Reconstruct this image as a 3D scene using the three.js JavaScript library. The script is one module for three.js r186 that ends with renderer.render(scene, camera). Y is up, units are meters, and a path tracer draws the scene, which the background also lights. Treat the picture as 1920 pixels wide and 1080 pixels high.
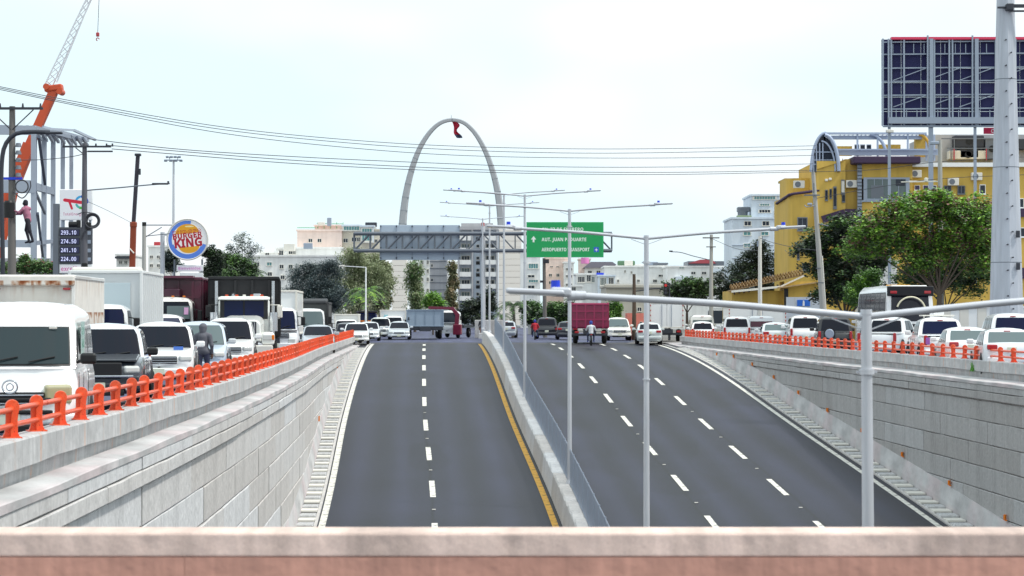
import * as THREE from 'three';
import { RoundedBoxGeometry } from 'three/addons/geometries/RoundedBoxGeometry.js';
import { MarchingCubes } from 'three/addons/objects/MarchingCubes.js';
import { mergeGeometries, mergeVertices, toCreasedNormals } from 'three/addons/utils/BufferGeometryUtils.js';

// ------------------------------------------------------------------ camera, sky, sun, exposure
const scene = new THREE.Scene();
const F = 4000, E = 2.05;                       // focal length in photo pixels, eye height above the street
const camera = new THREE.PerspectiveCamera(15.377, 16 / 9, 0.5, 6000);
camera.position.set(0, E, 0);
camera.focus = 75; camera.userData.fStop = 5;
camera.lookAt(0, E + 50 / F * 100, -100);
const renderer = new THREE.WebGLRenderer({ antialias: true });
renderer.setSize(1024, 576);
renderer.toneMapping = THREE.LinearToneMapping;
renderer.toneMappingExposure = 1.2;
renderer.shadowMap.enabled = true;

function rng(seed) { let s = seed >>> 0; return () => { s = (s + 0x6D2B79F5) >>> 0; let t = s; t = Math.imul(t ^ (t >>> 15), t | 1); t ^= t + Math.imul(t ^ (t >>> 7), t | 61); return ((t ^ (t >>> 14)) >>> 0) / 4294967296; }; }
const R0 = rng(7);
function lattice(seed) { const r = rng(seed), a = new Float32Array(65536); for (let i = 0; i < 65536; i++) a[i] = r(); return a; }
const LAT = lattice(11);
const hsh = (x, y, px, py, o) => LAT[((((x % px) + px) % px) * 131 + (((y % py) + py) % py) * 7919 + o * 3571) & 65535];
function vnoise(x, y, px, py, o = 0) { const xi = Math.floor(x), yi = Math.floor(y); let u = x - xi, v = y - yi; u = u * u * (3 - 2 * u); v = v * v * (3 - 2 * v); const a = hsh(xi, yi, px, py, o), b = hsh(xi + 1, yi, px, py, o), c = hsh(xi, yi + 1, px, py, o), d = hsh(xi + 1, yi + 1, px, py, o); return a + (b - a) * u + (c - a) * v + (a - b - c + d) * u * v; }
function fbm(x, y, p, q, oct = 4, o = 0) { let s = 0, a = .5, f = 1; for (let i = 0; i < oct; i++) { s += a * vnoise(x * f, y * f, p * f, q * f, o + i); a *= .5; f *= 2; } return s / (1 - Math.pow(.5, oct)); }

{ // bright, thinly overcast sky
  const w = 1024, h = 512, a = new Float32Array(w * h * 4);
  for (let j = 0; j < h; j++) for (let i = 0; i < w; i++) {
    const v = (j + .5) / h, el = (v - .5) * Math.PI;               // row 0 is the nadir
    const up = Math.max(0, Math.sin(el));
    const n = .55 * fbm(i / w * 18, j / h * 34, 18, 34, 5, 3) + .45 * fbm(i / w * 50, j / h * 96, 50, 96, 4, 13);
    const c = Math.min(1, Math.max(0, (n - .41) * 4.5));           // cloud cover
    const k = (i + w * j) * 4, b = .88 + .16 * up;
    const thin = 1 - c;
    a[k] = b * (.99 - .2 * thin); a[k + 1] = b * (1.01 - .04 * thin); a[k + 2] = b * (1.03 + .01 * thin); a[k + 3] = 1;
    if (el < 0) { a[k] = a[k + 1] = .55; a[k + 2] = .56; }
  }
  const t = new THREE.DataTexture(a, w, h, THREE.RGBAFormat, THREE.FloatType);
  t.mapping = THREE.EquirectangularReflectionMapping; t.magFilter = t.minFilter = THREE.LinearFilter; t.wrapS = THREE.RepeatWrapping; t.needsUpdate = true;
  scene.background = t; scene.environment = t; scene.backgroundIntensity = 1; scene.environmentIntensity = 1;
}
const sun = new THREE.DirectionalLight(new THREE.Color(1, .95, .88), 2.3);
sun.position.set(58, 95, 16); sun.target.position.set(0, 0, -90);
sun.position.add(sun.target.position); sun.castShadow = true; sun.shadow.radius = 9;
sun.shadow.mapSize.set(4096, 4096); Object.assign(sun.shadow.camera, { left: -150, right: 150, top: 150, bottom: -150, near: 1, far: 500 });
scene.add(sun, sun.target);

// ------------------------------------------------------------------ helpers
const used = {};
function numbered(n) { const k = used[n] = (used[n] ?? -1) + 1; return k ? n + '_' + String(k).padStart(3, '0') : n; }
function tag(o, label, category, group) { o.userData.label = label; if (category) o.userData.category = category; if (group) o.userData.group = group; return o; }
function thing(name, label, category, pos = [0, 0, 0], turn = 0, group) { const o = new THREE.Group(); o.name = numbered(name); o.position.set(...pos); o.rotation.y = turn; scene.add(o); return tag(o, label, category, group); }
function clean(g) { let h = g.index ? g.toNonIndexed() : g; for (const k of Object.keys(h.attributes)) if (!['position', 'normal', 'uv', 'color'].includes(k)) h.deleteAttribute(k); if (!h.attributes.uv) { h.setAttribute('uv', new THREE.BufferAttribute(new Float32Array(h.attributes.position.count * 2), 2)); } h.morphAttributes = {}; return h; }
const merge = gs => { gs = gs.map(clean); if (gs.some(g => g.attributes.color)) gs = gs.filter(g => g.attributes.color); return gs.length === 1 ? gs[0] : mergeGeometries(gs); };
function part(name, geos, mat, parent, label) { const g = Array.isArray(geos) ? merge(geos) : geos; const m = new THREE.Mesh(g, mat); m.name = name; m.castShadow = m.receiveShadow = true; parent.add(m); if (label) m.userData.label = label; return m; }
function solo(name, geos, mat, label, category, group) { const m = part(numbered(name), geos, mat, scene); return tag(m, label, category, group); }
function struct(name, geos, mat, label) { const m = part(numbered(name), geos, mat, scene); m.userData.kind = 'structure'; if (label) m.userData.label = label; return m; }
function boxUV(g, s = 1) { g = g.index ? g.toNonIndexed() : g; const p = g.attributes.position, n = g.attributes.normal, u = new Float32Array(p.count * 2); for (let i = 0; i < p.count; i++) { const ax = Math.abs(n.getX(i)), ay = Math.abs(n.getY(i)), az = Math.abs(n.getZ(i)); let a, b; if (ay > ax && ay > az) { a = p.getX(i); b = p.getZ(i); } else if (ax > az) { a = p.getZ(i); b = p.getY(i); } else { a = p.getX(i); b = p.getY(i); } u[2 * i] = a * s; u[2 * i + 1] = b * s; } g.setAttribute('uv', new THREE.BufferAttribute(u, 2)); return g; }
const xf = (g, x = 0, y = 0, z = 0, rx = 0, ry = 0, rz = 0) => { const m = new THREE.Matrix4().makeRotationFromEuler(new THREE.Euler(rx, ry, rz, 'YXZ')); m.setPosition(x, y, z); return g.applyMatrix4(m); };
const B = (w, h, d, x = 0, y = 0, z = 0, rx = 0, ry = 0, rz = 0) => xf(boxUV(new THREE.BoxGeometry(w, h, d)), x, y, z, rx, ry, rz);
const RB = (w, h, d, r, x = 0, y = 0, z = 0, rx = 0, ry = 0, rz = 0) => xf(boxUV(new RoundedBoxGeometry(w, h, d, 2, Math.min(r, w * .49, h * .49, d * .49))), x, y, z, rx, ry, rz);
const CY = (r1, r2, h, x = 0, y = 0, z = 0, rx = 0, ry = 0, rz = 0, n = 14) => xf(new THREE.CylinderGeometry(r1, r2, h, n), x, y, z, rx, ry, rz);
function bar(a, b, r1, r2 = r1, n = 8) { const A = new THREE.Vector3(...a), C = new THREE.Vector3(...b), d = C.clone().sub(A), l = d.length(); const g = new THREE.CylinderGeometry(r2, r1, l, n); const q = new THREE.Quaternion().setFromUnitVectors(new THREE.Vector3(0, 1, 0), d.normalize()); g.applyQuaternion(q); const m = A.add(C).multiplyScalar(.5); g.translate(m.x, m.y, m.z); return g; }
function beam(a, b, w, h) { const A = new THREE.Vector3(...a), C = new THREE.Vector3(...b), l = A.distanceTo(C); const g = boxUV(new THREE.BoxGeometry(w, h, l)); const o = new THREE.Object3D(); o.position.copy(A).add(C).multiplyScalar(.5); o.up.set(0, 1, 0); if (Math.abs(C.y - A.y) > .99 * l) o.up.set(0, 0, 1); o.lookAt(C); o.updateMatrix(); return g.applyMatrix4(o.matrix); }
const tube = (pts, r, seg = 24, n = 6) => new THREE.TubeGeometry(new THREE.CatmullRomCurve3(pts.map(p => new THREE.Vector3(...p))), seg, r, n);
const PX = (px, d) => (px - 960) / F * d, PY = (py, d) => E + (590 - py) / F * d;   // photo measurements to metres at distance d
const P = (px, py, d) => [PX(px, d), PY(py, d), -d];

// ------------------------------------------------------------------ materials
function tex(w, h, fn, rep = 1, repv = rep, srgb = true) {
  const a = new Uint8Array(w * h * 4);
  for (let j = 0; j < h; j++) for (let i = 0; i < w; i++) { const c = fn(i / w, j / h); const k = (j * w + i) * 4; for (let q = 0; q < 3; q++) a[k + q] = Math.max(0, Math.min(255, (c.length ? c[q] : c) * 255)); a[k + 3] = 255; }
  const t = new THREE.DataTexture(a, w, h); t.wrapS = t.wrapT = THREE.RepeatWrapping; t.magFilter = THREE.LinearFilter; t.minFilter = THREE.LinearMipmapLinearFilter; t.generateMipmaps = true; t.repeat.set(rep, repv); if (srgb) t.colorSpace = THREE.SRGBColorSpace; t.needsUpdate = true; return t;
}
const std = (color, rough = .6, metal = 0, extra = {}) => new THREE.MeshStandardMaterial({ color: new THREE.Color(color), roughness: rough, metalness: metal, side: THREE.DoubleSide, ...extra });
const lin = (r, g, b) => new THREE.Color().setRGB(r, g, b);
// concrete: mottled, with vertical run-off streaks on the walls; uv in metres
const wallTone = (base, warm) => tex(512, 512, (u, v) => { const st = fbm(u * 48, v * 3, 48, 3, 4, 2), bl = fbm(u * 6, v * 6, 6, 6, 5, 9), fi = fbm(u * 90, v * 90, 90, 90, 2, 5), dk = Math.max(0, fbm(u * 22, v * 1.99, 22, 2, 3, 14) - .6) * .7; let k = base * (.95 + .09 * (st - .5) + .13 * (bl - .5) + .12 * (fi - .5) - .45 * dk + .05); return [k * (1 + .012 * warm), k, k * (1.0 - .012 * warm)]; }, 1 / 6, 1 / 5);
const concreteBump = tex(256, 256, (u, v) => fbm(u * 20, v * 20, 20, 20, 5, 1), .5, .5, false);
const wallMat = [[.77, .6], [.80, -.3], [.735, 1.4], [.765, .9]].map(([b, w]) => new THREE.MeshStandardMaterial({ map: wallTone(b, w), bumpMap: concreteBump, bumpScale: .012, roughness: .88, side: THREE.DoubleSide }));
const wallMatShaded = [[.66, .6], [.69, 0], [.63, 1], [.655, .4]].map(([b, w]) => new THREE.MeshStandardMaterial({ map: wallTone(b, w), bumpMap: concreteBump, bumpScale: .014, roughness: .9, side: THREE.DoubleSide }));  // same concrete for the right wall, its shade mixed into a darker colour
// parapet: same concrete with faint rust runs under the railing posts
const parapetMat = new THREE.MeshStandardMaterial({ map: tex(1024, 256, (u, v) => { const st = fbm(u * 60, v * 2, 60, 2, 4, 2), bl = fbm(u * 12, v * 4, 12, 4, 4, 9), f = Math.abs(((u * 4 + .5) % 1) - .5) * 1.5; const run = Math.exp(-Math.pow(f / .05, 2)) * (.25 + .75 * hsh(Math.floor(u * 4 + .5) % 4, 3, 4, 9, 1)) * fbm(u * 40, v * 6, 40, 6, 2, 4); let k = .76 * (.84 + .18 * st + .2 * (bl - .5)); return [k * (1 + .12 * run), k * (1 - .12 * run), k * (1 - .24 * run)]; }, 1 / 6, 1 / 1.2), bumpMap: concreteBump, bumpScale: .01, roughness: .88, side: THREE.DoubleSide });
const ledgeMat = new THREE.MeshStandardMaterial({ map: tex(512, 128, (u, v) => { const n = fbm(u * 10, v * 3, 10, 3, 5, 6), p = Math.max(0, fbm(u * 5, v * 1, 5, 1, 4, 21) - .42) * 1.6; const k = .8 * (.86 + .25 * (n - .3)); return [k * (1 + .07 * p), k * (1 - .06 * p), k * (1 - .05 * p)]; }, 1 / 9, 1 / 1.2), bumpMap: concreteBump, bumpScale: .01, roughness: .9, side: THREE.DoubleSide });
const roadTex = (lanes, seams, W, tone) => tex(1024, 1024, (u, v) => { const o = v * W, sp = LAT[(Math.floor(u * 1024) * 37 + Math.floor(v * 1024) * 2579) & 65535], lane = fbm(u * 2, v * 26, 2, 26, 4, 3), bl = fbm(u * 14, v * 6, 14, 6, 5, 8), wr = fbm(u * 5, v * 9, 5, 9, 3, 19); let tr = 0, oil = 0, se = 0; for (const c of lanes) { const q = Math.abs(o - c); tr += Math.exp(-Math.pow((q - .85) / .42, 2)); oil += Math.exp(-Math.pow(q / .35, 2)); } for (const c of seams) se += Math.exp(-Math.pow((o - c - .02 * Math.sin(u * 60)) / .05, 2)); const pt = fbm(u * 7, v * 5, 7, 5, 2, 30) > .66 ? -.018 : 0; const k = tone + .045 * (sp - .5) + .03 * tr * (.5 + wr) - .03 * oil * wr - .05 * se + .06 * (lane - .5) + .05 * (bl - .5) + pt; return [k * .98, k * 1.03, k * 1.5]; }, 1 / 60, 1 / W);
const asphaltOf = map => new THREE.MeshStandardMaterial({ map, bumpMap: tex(256, 256, (u, v) => LAT[(Math.floor(u * 256) * 37 + Math.floor(v * 256) * 2579) & 65535], .5, .5, false), bumpScale: .004, roughness: .6, side: THREE.DoubleSide });
const roadMat = asphaltOf(roadTex([2.7, 6.2, 11.5, 15.1, 18.7], [4.5, 8.6, 13.38, 17.05], 21.9, .112)), asphaltMat = asphaltOf(roadTex([1.7, 5.2], [3.5], 7, .24));
const groundMat = new THREE.MeshStandardMaterial({ map: tex(512, 512, (u, v) => { const n = fbm(u * 8, v * 8, 8, 8, 6, 8); const k = .44 + .2 * (n - .5); return [k, k * .985, k * .96]; }, 1 / 30, 1 / 30), roughness: .95, side: THREE.DoubleSide });
const paintTone = (r, g, b) => new THREE.MeshStandardMaterial({ map: tex(256, 256, (u, v) => { const n = fbm(u * 20, v * 20, 20, 20, 4, 5), w = n < .34 ? .72 : 1; const k = w * (.93 + .14 * (n - .5)); return [r * k, g * k, b * k]; }, .5, .5), roughness: .7, side: THREE.DoubleSide });
const whitePaint = paintTone(.92, .91, .87), yellowPaint = paintTone(.93, .7, .24);
const orangeOf = (a, f) => new THREE.MeshPhysicalMaterial({ map: tex(256, 256, (u, v) => { const n = fbm(u * 9, v * 9, 9, 9, 5, 4), ch = Math.max(0, fbm(u * 30, v * 30, 30, 30, 3, 9) - .66) * 4, fd = Math.max(0, n - .5) * .5 + f; let c = [.93 * a, .335 * a, .15 * a]; c = [c[0] + (.95 - c[0]) * fd, c[1] + (.62 - c[1]) * fd, c[2] + (.5 - c[2]) * fd]; return [c[0] * (1 - .5 * ch), c[1] * (1 - .35 * ch), c[2] * (1 - .2 * ch)]; }, 2, 2), roughness: .4, clearcoat: .3, clearcoatRoughness: .35, side: THREE.DoubleSide });
const M = {
  galv: new THREE.MeshStandardMaterial({ map: tex(256, 256, (u, v) => { const n = fbm(u * 6, v * 16, 6, 16, 4, 5); const k = .78 + .1 * (n - .5); return [k * .985, k, k * 1.03]; }, 1, 1), roughness: .42, metalness: .25, side: THREE.DoubleSide }),
  steel: std('#98a3b3', .5, .3), darkSteel: std('#3b3e46', .55, .3), midSteel: std('#70767f', .5, .35), black: std('#0c0d10', .5), rubber: std('#141416', .85),
  orange: orangeOf(1, 0), orangeWorn: orangeOf(.9, .06),
  crane: std('#c9502a', .5), chrome: std('#c9ccd0', .18, .9), glass: new THREE.MeshPhysicalMaterial({ color: lin(.008, .010, .018), roughness: .06, specularIntensity: .42, side: THREE.DoubleSide }),
  glassPale: new THREE.MeshPhysicalMaterial({ color: lin(.12, .16, .165), roughness: .08, specularIntensity: .7, side: THREE.DoubleSide }), glassBlue: new THREE.MeshPhysicalMaterial({ color: lin(.004, .008, .04), roughness: .07, specularIntensity: .4, side: THREE.DoubleSide }),
  glassTeal: new THREE.MeshPhysicalMaterial({ color: lin(.10, .26, .27), roughness: .12, side: THREE.DoubleSide }), winDark: new THREE.MeshPhysicalMaterial({ color: lin(.025, .034, .05), roughness: .12, specularIntensity: .6, side: THREE.DoubleSide }),
  lamp: new THREE.MeshPhysicalMaterial({ color: lin(.62, .64, .62), roughness: .12, clearcoat: 1, side: THREE.DoubleSide }), lampYellow: new THREE.MeshPhysicalMaterial({ color: lin(.42, .40, .24), roughness: .12, clearcoat: 1, side: THREE.DoubleSide }),
  red: new THREE.MeshPhysicalMaterial({ color: lin(.42, .012, .02), roughness: .2, clearcoat: .6, side: THREE.DoubleSide }), amber: std('#ea7d0c', .35), blue: std('#1b3fd0', .45), green: std('#1fae5c', .5),
  white: std('#eceeee', .55), offwhite: std('#dedbd2', .7), pole: std('#aaa9a4', .85), dpole: std('#6f6c69', .85), wood: std('#55473c', .9), cable: std('#45464c', .8),
  skin: std('#6b4632', .6), plate: std('#d8dcc8', .5),
};
const paint = (() => { const c = {}; return (hex, cc = .8) => c[hex + cc] ??= new THREE.MeshPhysicalMaterial({ color: new THREE.Color(hex), roughness: .38, clearcoat: cc, clearcoatRoughness: .06, side: THREE.DoubleSide }); })();
function canvasMat(w, h, draw, rough = .5) { const c = document.createElement('canvas'); c.width = w; c.height = h; draw(c.getContext('2d'), w, h); const t = new THREE.CanvasTexture(c); t.colorSpace = THREE.SRGBColorSpace; t.anisotropy = 8; return new THREE.MeshStandardMaterial({ map: t, roughness: rough, side: THREE.DoubleSide }); }
const panelGeo = (w, h, x = 0, y = 0, z = 0, ry = 0) => xf(new THREE.PlaneGeometry(w, h), x, y, z, 0, ry, 0);
// ------------------------------------------------------------------ the underpass: paths along the road
function interp(pts) { return d => { let i = 0; while (i < pts.length - 2 && d > pts[i + 1][0]) i++; const [x0, y0] = pts[Math.max(0, i - 1)], [x1, y1] = pts[i], [x2, y2] = pts[i + 1], [x3, y3] = pts[Math.min(pts.length - 1, i + 2)]; const m1 = i ? (y2 - y0) / (x2 - x0) : (y2 - y1) / (x2 - x1), m2 = i < pts.length - 2 ? (y3 - y1) / (x3 - x1) : (y2 - y1) / (x2 - x1), h = x2 - x1, t = (d - x1) / h; if (t < 0) return y1 + m1 * (d - x1); if (t > 1) return y2 + m2 * (d - x2); const t2 = t * t, t3 = t2 * t; return (2 * t3 - 3 * t2 + 1) * y1 + (t3 - 2 * t2 + t) * h * m1 + (-2 * t3 + 3 * t2) * y2 + (t3 - t2) * h * m2; }; }
const med = interp([[-40, 3.5], [0, 3.5], [20.6, 3.41], [46, 2.93], [71.6, 1.93], [97, .6], [121.5, -.46], [148.6, -1.56], [174.6, -2.5], [220, -4.2], [320, -8], [700, -24]]);
const herm = (t, h, y0, m0, y1, m1) => { const t2 = t * t, t3 = t2 * t; return (2 * t3 - 3 * t2 + 1) * y0 + (t3 - 2 * t2 + t) * h * m0 + (-2 * t3 + 3 * t2) * y1 + (t3 - t2) * h * m1; };
const lin0 = d => -9.88 + .0755 * d;
function roadY(d) { if (d < 0) return -9.0; if (d < 30) return herm(d / 30, 30, -9.0, 0, lin0(30), .0755); if (d < 105) return lin0(d); if (d < 155) return herm((d - 105) / 50, 50, lin0(105), .0755, .012, 0); return .012; }
const END = 150;                                             // the side walls end here at street level
const rampX = (d, o) => med(d) + o;
function loft(prof, d0, d1, step = 2, closed = false, cap = false) {   // prof(d) -> [[offset, y], ...]
  const n = Math.max(1, Math.round((d1 - d0) / step)), rows = []; let pos = [], uv = [];
  for (let i = 0; i <= n; i++) { const d = d0 + (d1 - d0) * i / n; const p = prof(d); let v = 0; const row = p.map(([o, y], k) => { if (k) v += Math.hypot(o - p[k - 1][0], y - p[k - 1][1]); return [rampX(d, o), y, -d, d, v]; }); if (closed) { const q = row[0].slice(); q[4] = v + Math.hypot(p[0][0] - p[p.length - 1][0], p[0][1] - p[p.length - 1][1]); row.push(q); } rows.push(row); }
  const put = (...vs) => { for (const q of vs) { pos.push(q[0], q[1], q[2]); uv.push(q[3], q[4]); } };
  for (let i = 0; i < n; i++) for (let k = 0; k < rows[0].length - 1; k++) { const a = rows[i][k], b = rows[i][k + 1], c = rows[i + 1][k + 1], e = rows[i + 1][k]; put(a, b, c, a, c, e); }
  if (cap) for (const [row, d] of [[rows[0], d0], [rows[n], d1]]) { const p = prof(d).map(q => new THREE.Vector2(...q)); for (const [a, b, c] of THREE.ShapeUtils.triangulateShape(p, [])) put(row[a], row[b], row[c]); }
  const g = new THREE.BufferGeometry(); g.setAttribute('position', new THREE.Float32BufferAttribute(pos, 3)); g.setAttribute('uv', new THREE.Float32BufferAttribute(uv, 2)); g.computeVertexNormals(); return g;
}
// ground: one sheet to the horizon with the trench left open
{
  const L = d => rampX(d, -9.6), Rr = d => rampX(d, 13.95), pos = [], uv = [];
  const gy = (x, d) => { const s = Math.min(1, Math.max(0, (x - 8) / 4)) * Math.min(1, Math.max(0, (175 - d) / 20)); return .1 * s; };
  const quad = (x0, x1, X0, X1, d0, d1) => { const v = [[x0, gy(x0, d0), -d0], [x1, gy(x1, d0), -d0], [X1, gy(X1, d1), -d1], [X0, gy(X0, d1), -d1]]; for (const k of [0, 1, 2, 0, 2, 3]) { pos.push(...v[k]); uv.push(v[k][0], v[k][2]); } };
  const ds = [-20, 0]; for (let d = 6; d <= END; d += 6) ds.push(d);
  for (let i = 0; i < ds.length - 1; i++) { const a = ds[i], b = ds[i + 1]; quad(-900, L(a), -900, L(b), a, b); quad(Rr(a), Rr(a) + 60, Rr(b), Rr(b) + 60, a, b); quad(Rr(a) + 60, 900, Rr(b) + 60, 900, a, b); }
  for (const [a, b] of [[-400, -20], [150, 156], [156, 165], [165, 175], [175, 400], [400, 4000]]) for (const [x, y] of [[-900, -12], [-12, 8], [8, 12], [12, 900]]) { const f = a >= 400 ? 3 : 1; quad(x * (x < -100 ? f : 1), y * (y > 100 ? f : 1), x * (x < -100 ? f : 1), y * (y > 100 ? f : 1), a, b); }
  const g = new THREE.BufferGeometry(); g.setAttribute('position', new THREE.Float32BufferAttribute(pos, 3)); g.setAttribute('uv', new THREE.Float32BufferAttribute(uv, 2)); g.computeVertexNormals();
  struct('ground', g, groundMat);
}
const flat = (o0, o1, lift) => d => [[o0, roadY(d) + lift], [o1, roadY(d) + lift]];
struct('road', loft(d => [[-9.1, roadY(d)], [-4, roadY(d)], [0, roadY(d)], [6, roadY(d)], [12.8, roadY(d)]], -20, 156, 2), roadMat);
struct('road', loft(d => [[-9.1, .014], [12.8, .014]], 156, 330, 4), asphaltMat);
// side streets on both sides
struct('street', loft(d => [[-24, .012], [-9.62, .012]], -20, 330, 4), asphaltMat);
struct('street', loft(d => [[14.0, .112], [28, .112]], -20, 152, 4), asphaltMat);
{ // painted lines
  const mk = thingMarks();
  function thingMarks() { const o = new THREE.Group(); o.name = 'road_markings'; o.userData.kind = 'structure'; scene.add(o); return o; }
  part('edge_line', loft(flat(-8.27, -8.05, .008), -10, 150, 2), whitePaint, mk);
  part('edge_line', loft(flat(11.48, 11.68, .008), -10, 150, 2), whitePaint, mk);
  part('median_line', loft(flat(-.79, -.58, .008), -10, 150, 2), yellowPaint, mk);
  part('median_line', loft(flat(.42, .58, .008), -10, 150, 2), yellowPaint, mk);
  for (const [o, ph] of [[-4.55, 7.8], [4.42, .3], [7.8, 8.2]]) for (let d = -4.9 + ph; d < 150; d += 8.9) {
    part('lane_dash', loft(flat(o - .1, o + .1, .008), d, d + 3.7, 1.25), whitePaint, mk);
    if (d < 100) part('road_stud', B(.12, .02, .12, rampX(d + 6.3, o), roadY(d + 6.3) + .012, -(d + 6.3)), M.offwhite, mk);
  }
}
// side walls of cast panels, ledge, parapet, drain
const LEDGE = -.04, TOPY = .55;
function retainingWall(side, f, label) {
  // f: offsets of face, ledge front, ledge back (parapet face), parapet back
  const S = side, w = thing('retaining_wall', label, 'wall');
  const r = rng(side > 0 ? 31 : 32);
  const base = d => roadY(d);
  part('wall_core', loft(d => [[S * (f.face + .1), base(d) - .4], [S * (f.face + .1), Math.max(base(d) - .35, LEDGE - .03)], [S * (f.pback - .02), Math.max(base(d) - .35, LEDGE - .03)], [S * (f.pback - .02), base(d) - .4]], -14, END, 3, true, true), wallMat[2], w);
  const rows = [[LEDGE - .118, -.36, f.ledge + .015], [-.38, -.62, f.ledge + .02], [-.67, -1.3, f.face + .02]];
  for (let y = -1.315; y > -9.2; y -= .72) rows.push([y - .004, y - .697, f.face + (rows.length > 5 ? 0 : .01)]);
  rows.forEach(([yt, yb, fo], k) => {
    const ph = (k % 2) * 3 + r() * 2;
    for (let d = -14 - ph; d < END; d += 6) {
      let a = Math.max(-14, d + .012), b = Math.min(END, d + 5.988); if (b < 15 || b - a < .5) continue;
      const sk = q => base(q) + f.skirt - .06;                       // the skirt hides what is lower
      if (sk(a) > yt - .02) continue;
      while (sk(b) > yt - .01 && b - a > .4) b -= .2;
      const j = (r() - .5) * .026, t = (r() - .5) * .016, top = yt + (r() - .5) * .008, wob = q => .008 * Math.sin(q * 1.3 + k * 2) + .006 * Math.sin(q * 2.9 + k);
      part('concrete_panel', loft(q => { const lo = Math.max(yb, sk(q)); const o = fo + j + t * (q - a) / 6; return [[S * (o + .02), top + wob(q)], [S * o, top - .018 + wob(q)], [S * o, Math.min(top - .02, lo + .012)], [S * (o + .015), Math.min(top - .01, lo)], [S * (o + .14), Math.min(top - .01, lo)], [S * (o + .14), top]]; }, a, b, 1.2, true, true), (S > 0 ? wallMatShaded : wallMat)[Math.floor(r() * 4)], w);
    }
  });
  for (let d = -14; d < END; d += 9) part('ledge', loft(q => { const y = Math.max(LEDGE, base(q) - .2), wv = .012 * Math.sin(q * .9) ; return [[S * f.ledge, y - .11], [S * f.ledge, y - .015 + wv], [S * (f.ledge + .02), y + wv], [S * (f.parapet + .1), y + .03], [S * (f.parapet + .1), y - .11]]; }, d + .008, Math.min(END, d + 8.992), 1.5, true, true), ledgeMat, w);
  for (let d = -14; d < END; d += 6) part('parapet', loft(q => { const wv = .012 * Math.sin(q * .7) + .006 * Math.sin(q * 2.3), o = f.parapet; return [[S * (o + .13), .02], [S * (o + .12), .165 + wv], [S * o, .2 + wv], [S * o, TOPY - .025], [S * (o + .025), TOPY], [S * (f.pback - .02), TOPY], [S * f.pback, TOPY - .02], [S * f.pback, -.3], [S * (o + .13), -.3]]; }, d + .006, Math.min(END, d + 5.994), 1.2, true, true), parapetMat, w);
  for (let d = 14; d < 150; d += 8) part('skirt', loft(q => { const y0 = base(q) - .02, h = Math.max(.05, Math.min(f.skirt, -.05 - y0)), c = f.face - .1; return [[S * c, y0], [S * c, y0 + h * .35], [S * (c + .09), y0 + h], [S * (f.face + .09), y0 + h], [S * (f.face + .09), y0]]; }, d + .006, Math.min(150, d + 7.994), 1.5, true, true), ledgeMat, w);
  return w;
}
const leftWall = retainingWall(-1, { face: 9.06, ledge: 8.96, parapet: 9.28, pback: 9.62, skirt: .75 }, 'grey concrete panel wall with ledge along the left of the sunken road');
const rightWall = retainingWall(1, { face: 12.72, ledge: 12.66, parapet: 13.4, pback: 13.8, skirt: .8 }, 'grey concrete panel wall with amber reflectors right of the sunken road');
for (let d = 64.5; d < 126; d += 6.75) { const h = Math.min(.95, -.25 - roadY(d)); part('reflector', [B(.06, .15, .15, rampX(d, 12.64), roadY(d) + h, -d, 0, -.5), B(.05, .04, .18, rampX(d, 12.66), roadY(d) + h - .095, -d)], M.amber, rightWall); }
for (const d of [88, 110]) part('reflector', [B(.05, .22, .12, rampX(d, -9.02), roadY(d) + 1, -d)], M.amber, leftWall);
// drain with slatted cover slabs on both edges
for (const [o0, o1, nm] of [[-8.98, -8.42, 'left'], [12.0, 12.62, 'right']]) {
  const c = new THREE.Group(); c.name = numbered('road_drain'); c.userData.kind = 'structure'; scene.add(c);
  const r = rng(nm === 'left' ? 4 : 5);
  part('kerb', loft(d => [[o0 < 0 ? o1 : o0 - .1, roadY(d) - .1], [o0 < 0 ? o1 : o0 - .1, roadY(d) + .05], [o0 < 0 ? o1 + .1 : o0, roadY(d) + .05], [o0 < 0 ? o1 + .1 : o0, roadY(d) - .1]], 15, 150, 2, true), wallMat[2], c);
  let i = 0;
  for (let d = 50; d < 140; d += .9, i++) {
    const y = roadY(d + .42) + .045 + (r() - .5) * .015, x0 = rampX(d + .42, o0), x1 = rampX(d + .42, o1), gs = [];
    if (i % 2) gs.push(B(x1 - x0 - .02, .06, .86, (x0 + x1) / 2, y, -(d + .42)));
    else { gs.push(B(x1 - x0 - .02, .04, .86, (x0 + x1) / 2, y - .03, -(d + .42))); for (let k = 0; k < 6; k++) gs.push(B(.055, .05, .8, x0 + .06 + k * (x1 - x0 - .12) / 5, y + .005, -(d + .42))); for (const k of [-.4, 0, .4]) gs.push(B(x1 - x0 - .04, .045, .07, (x0 + x1) / 2, y + .003, -(d + .42 + k))); }
    part('drain_cover', gs, i % 2 ? M.offwhite : wallMat[1], c);
  }
}
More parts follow.
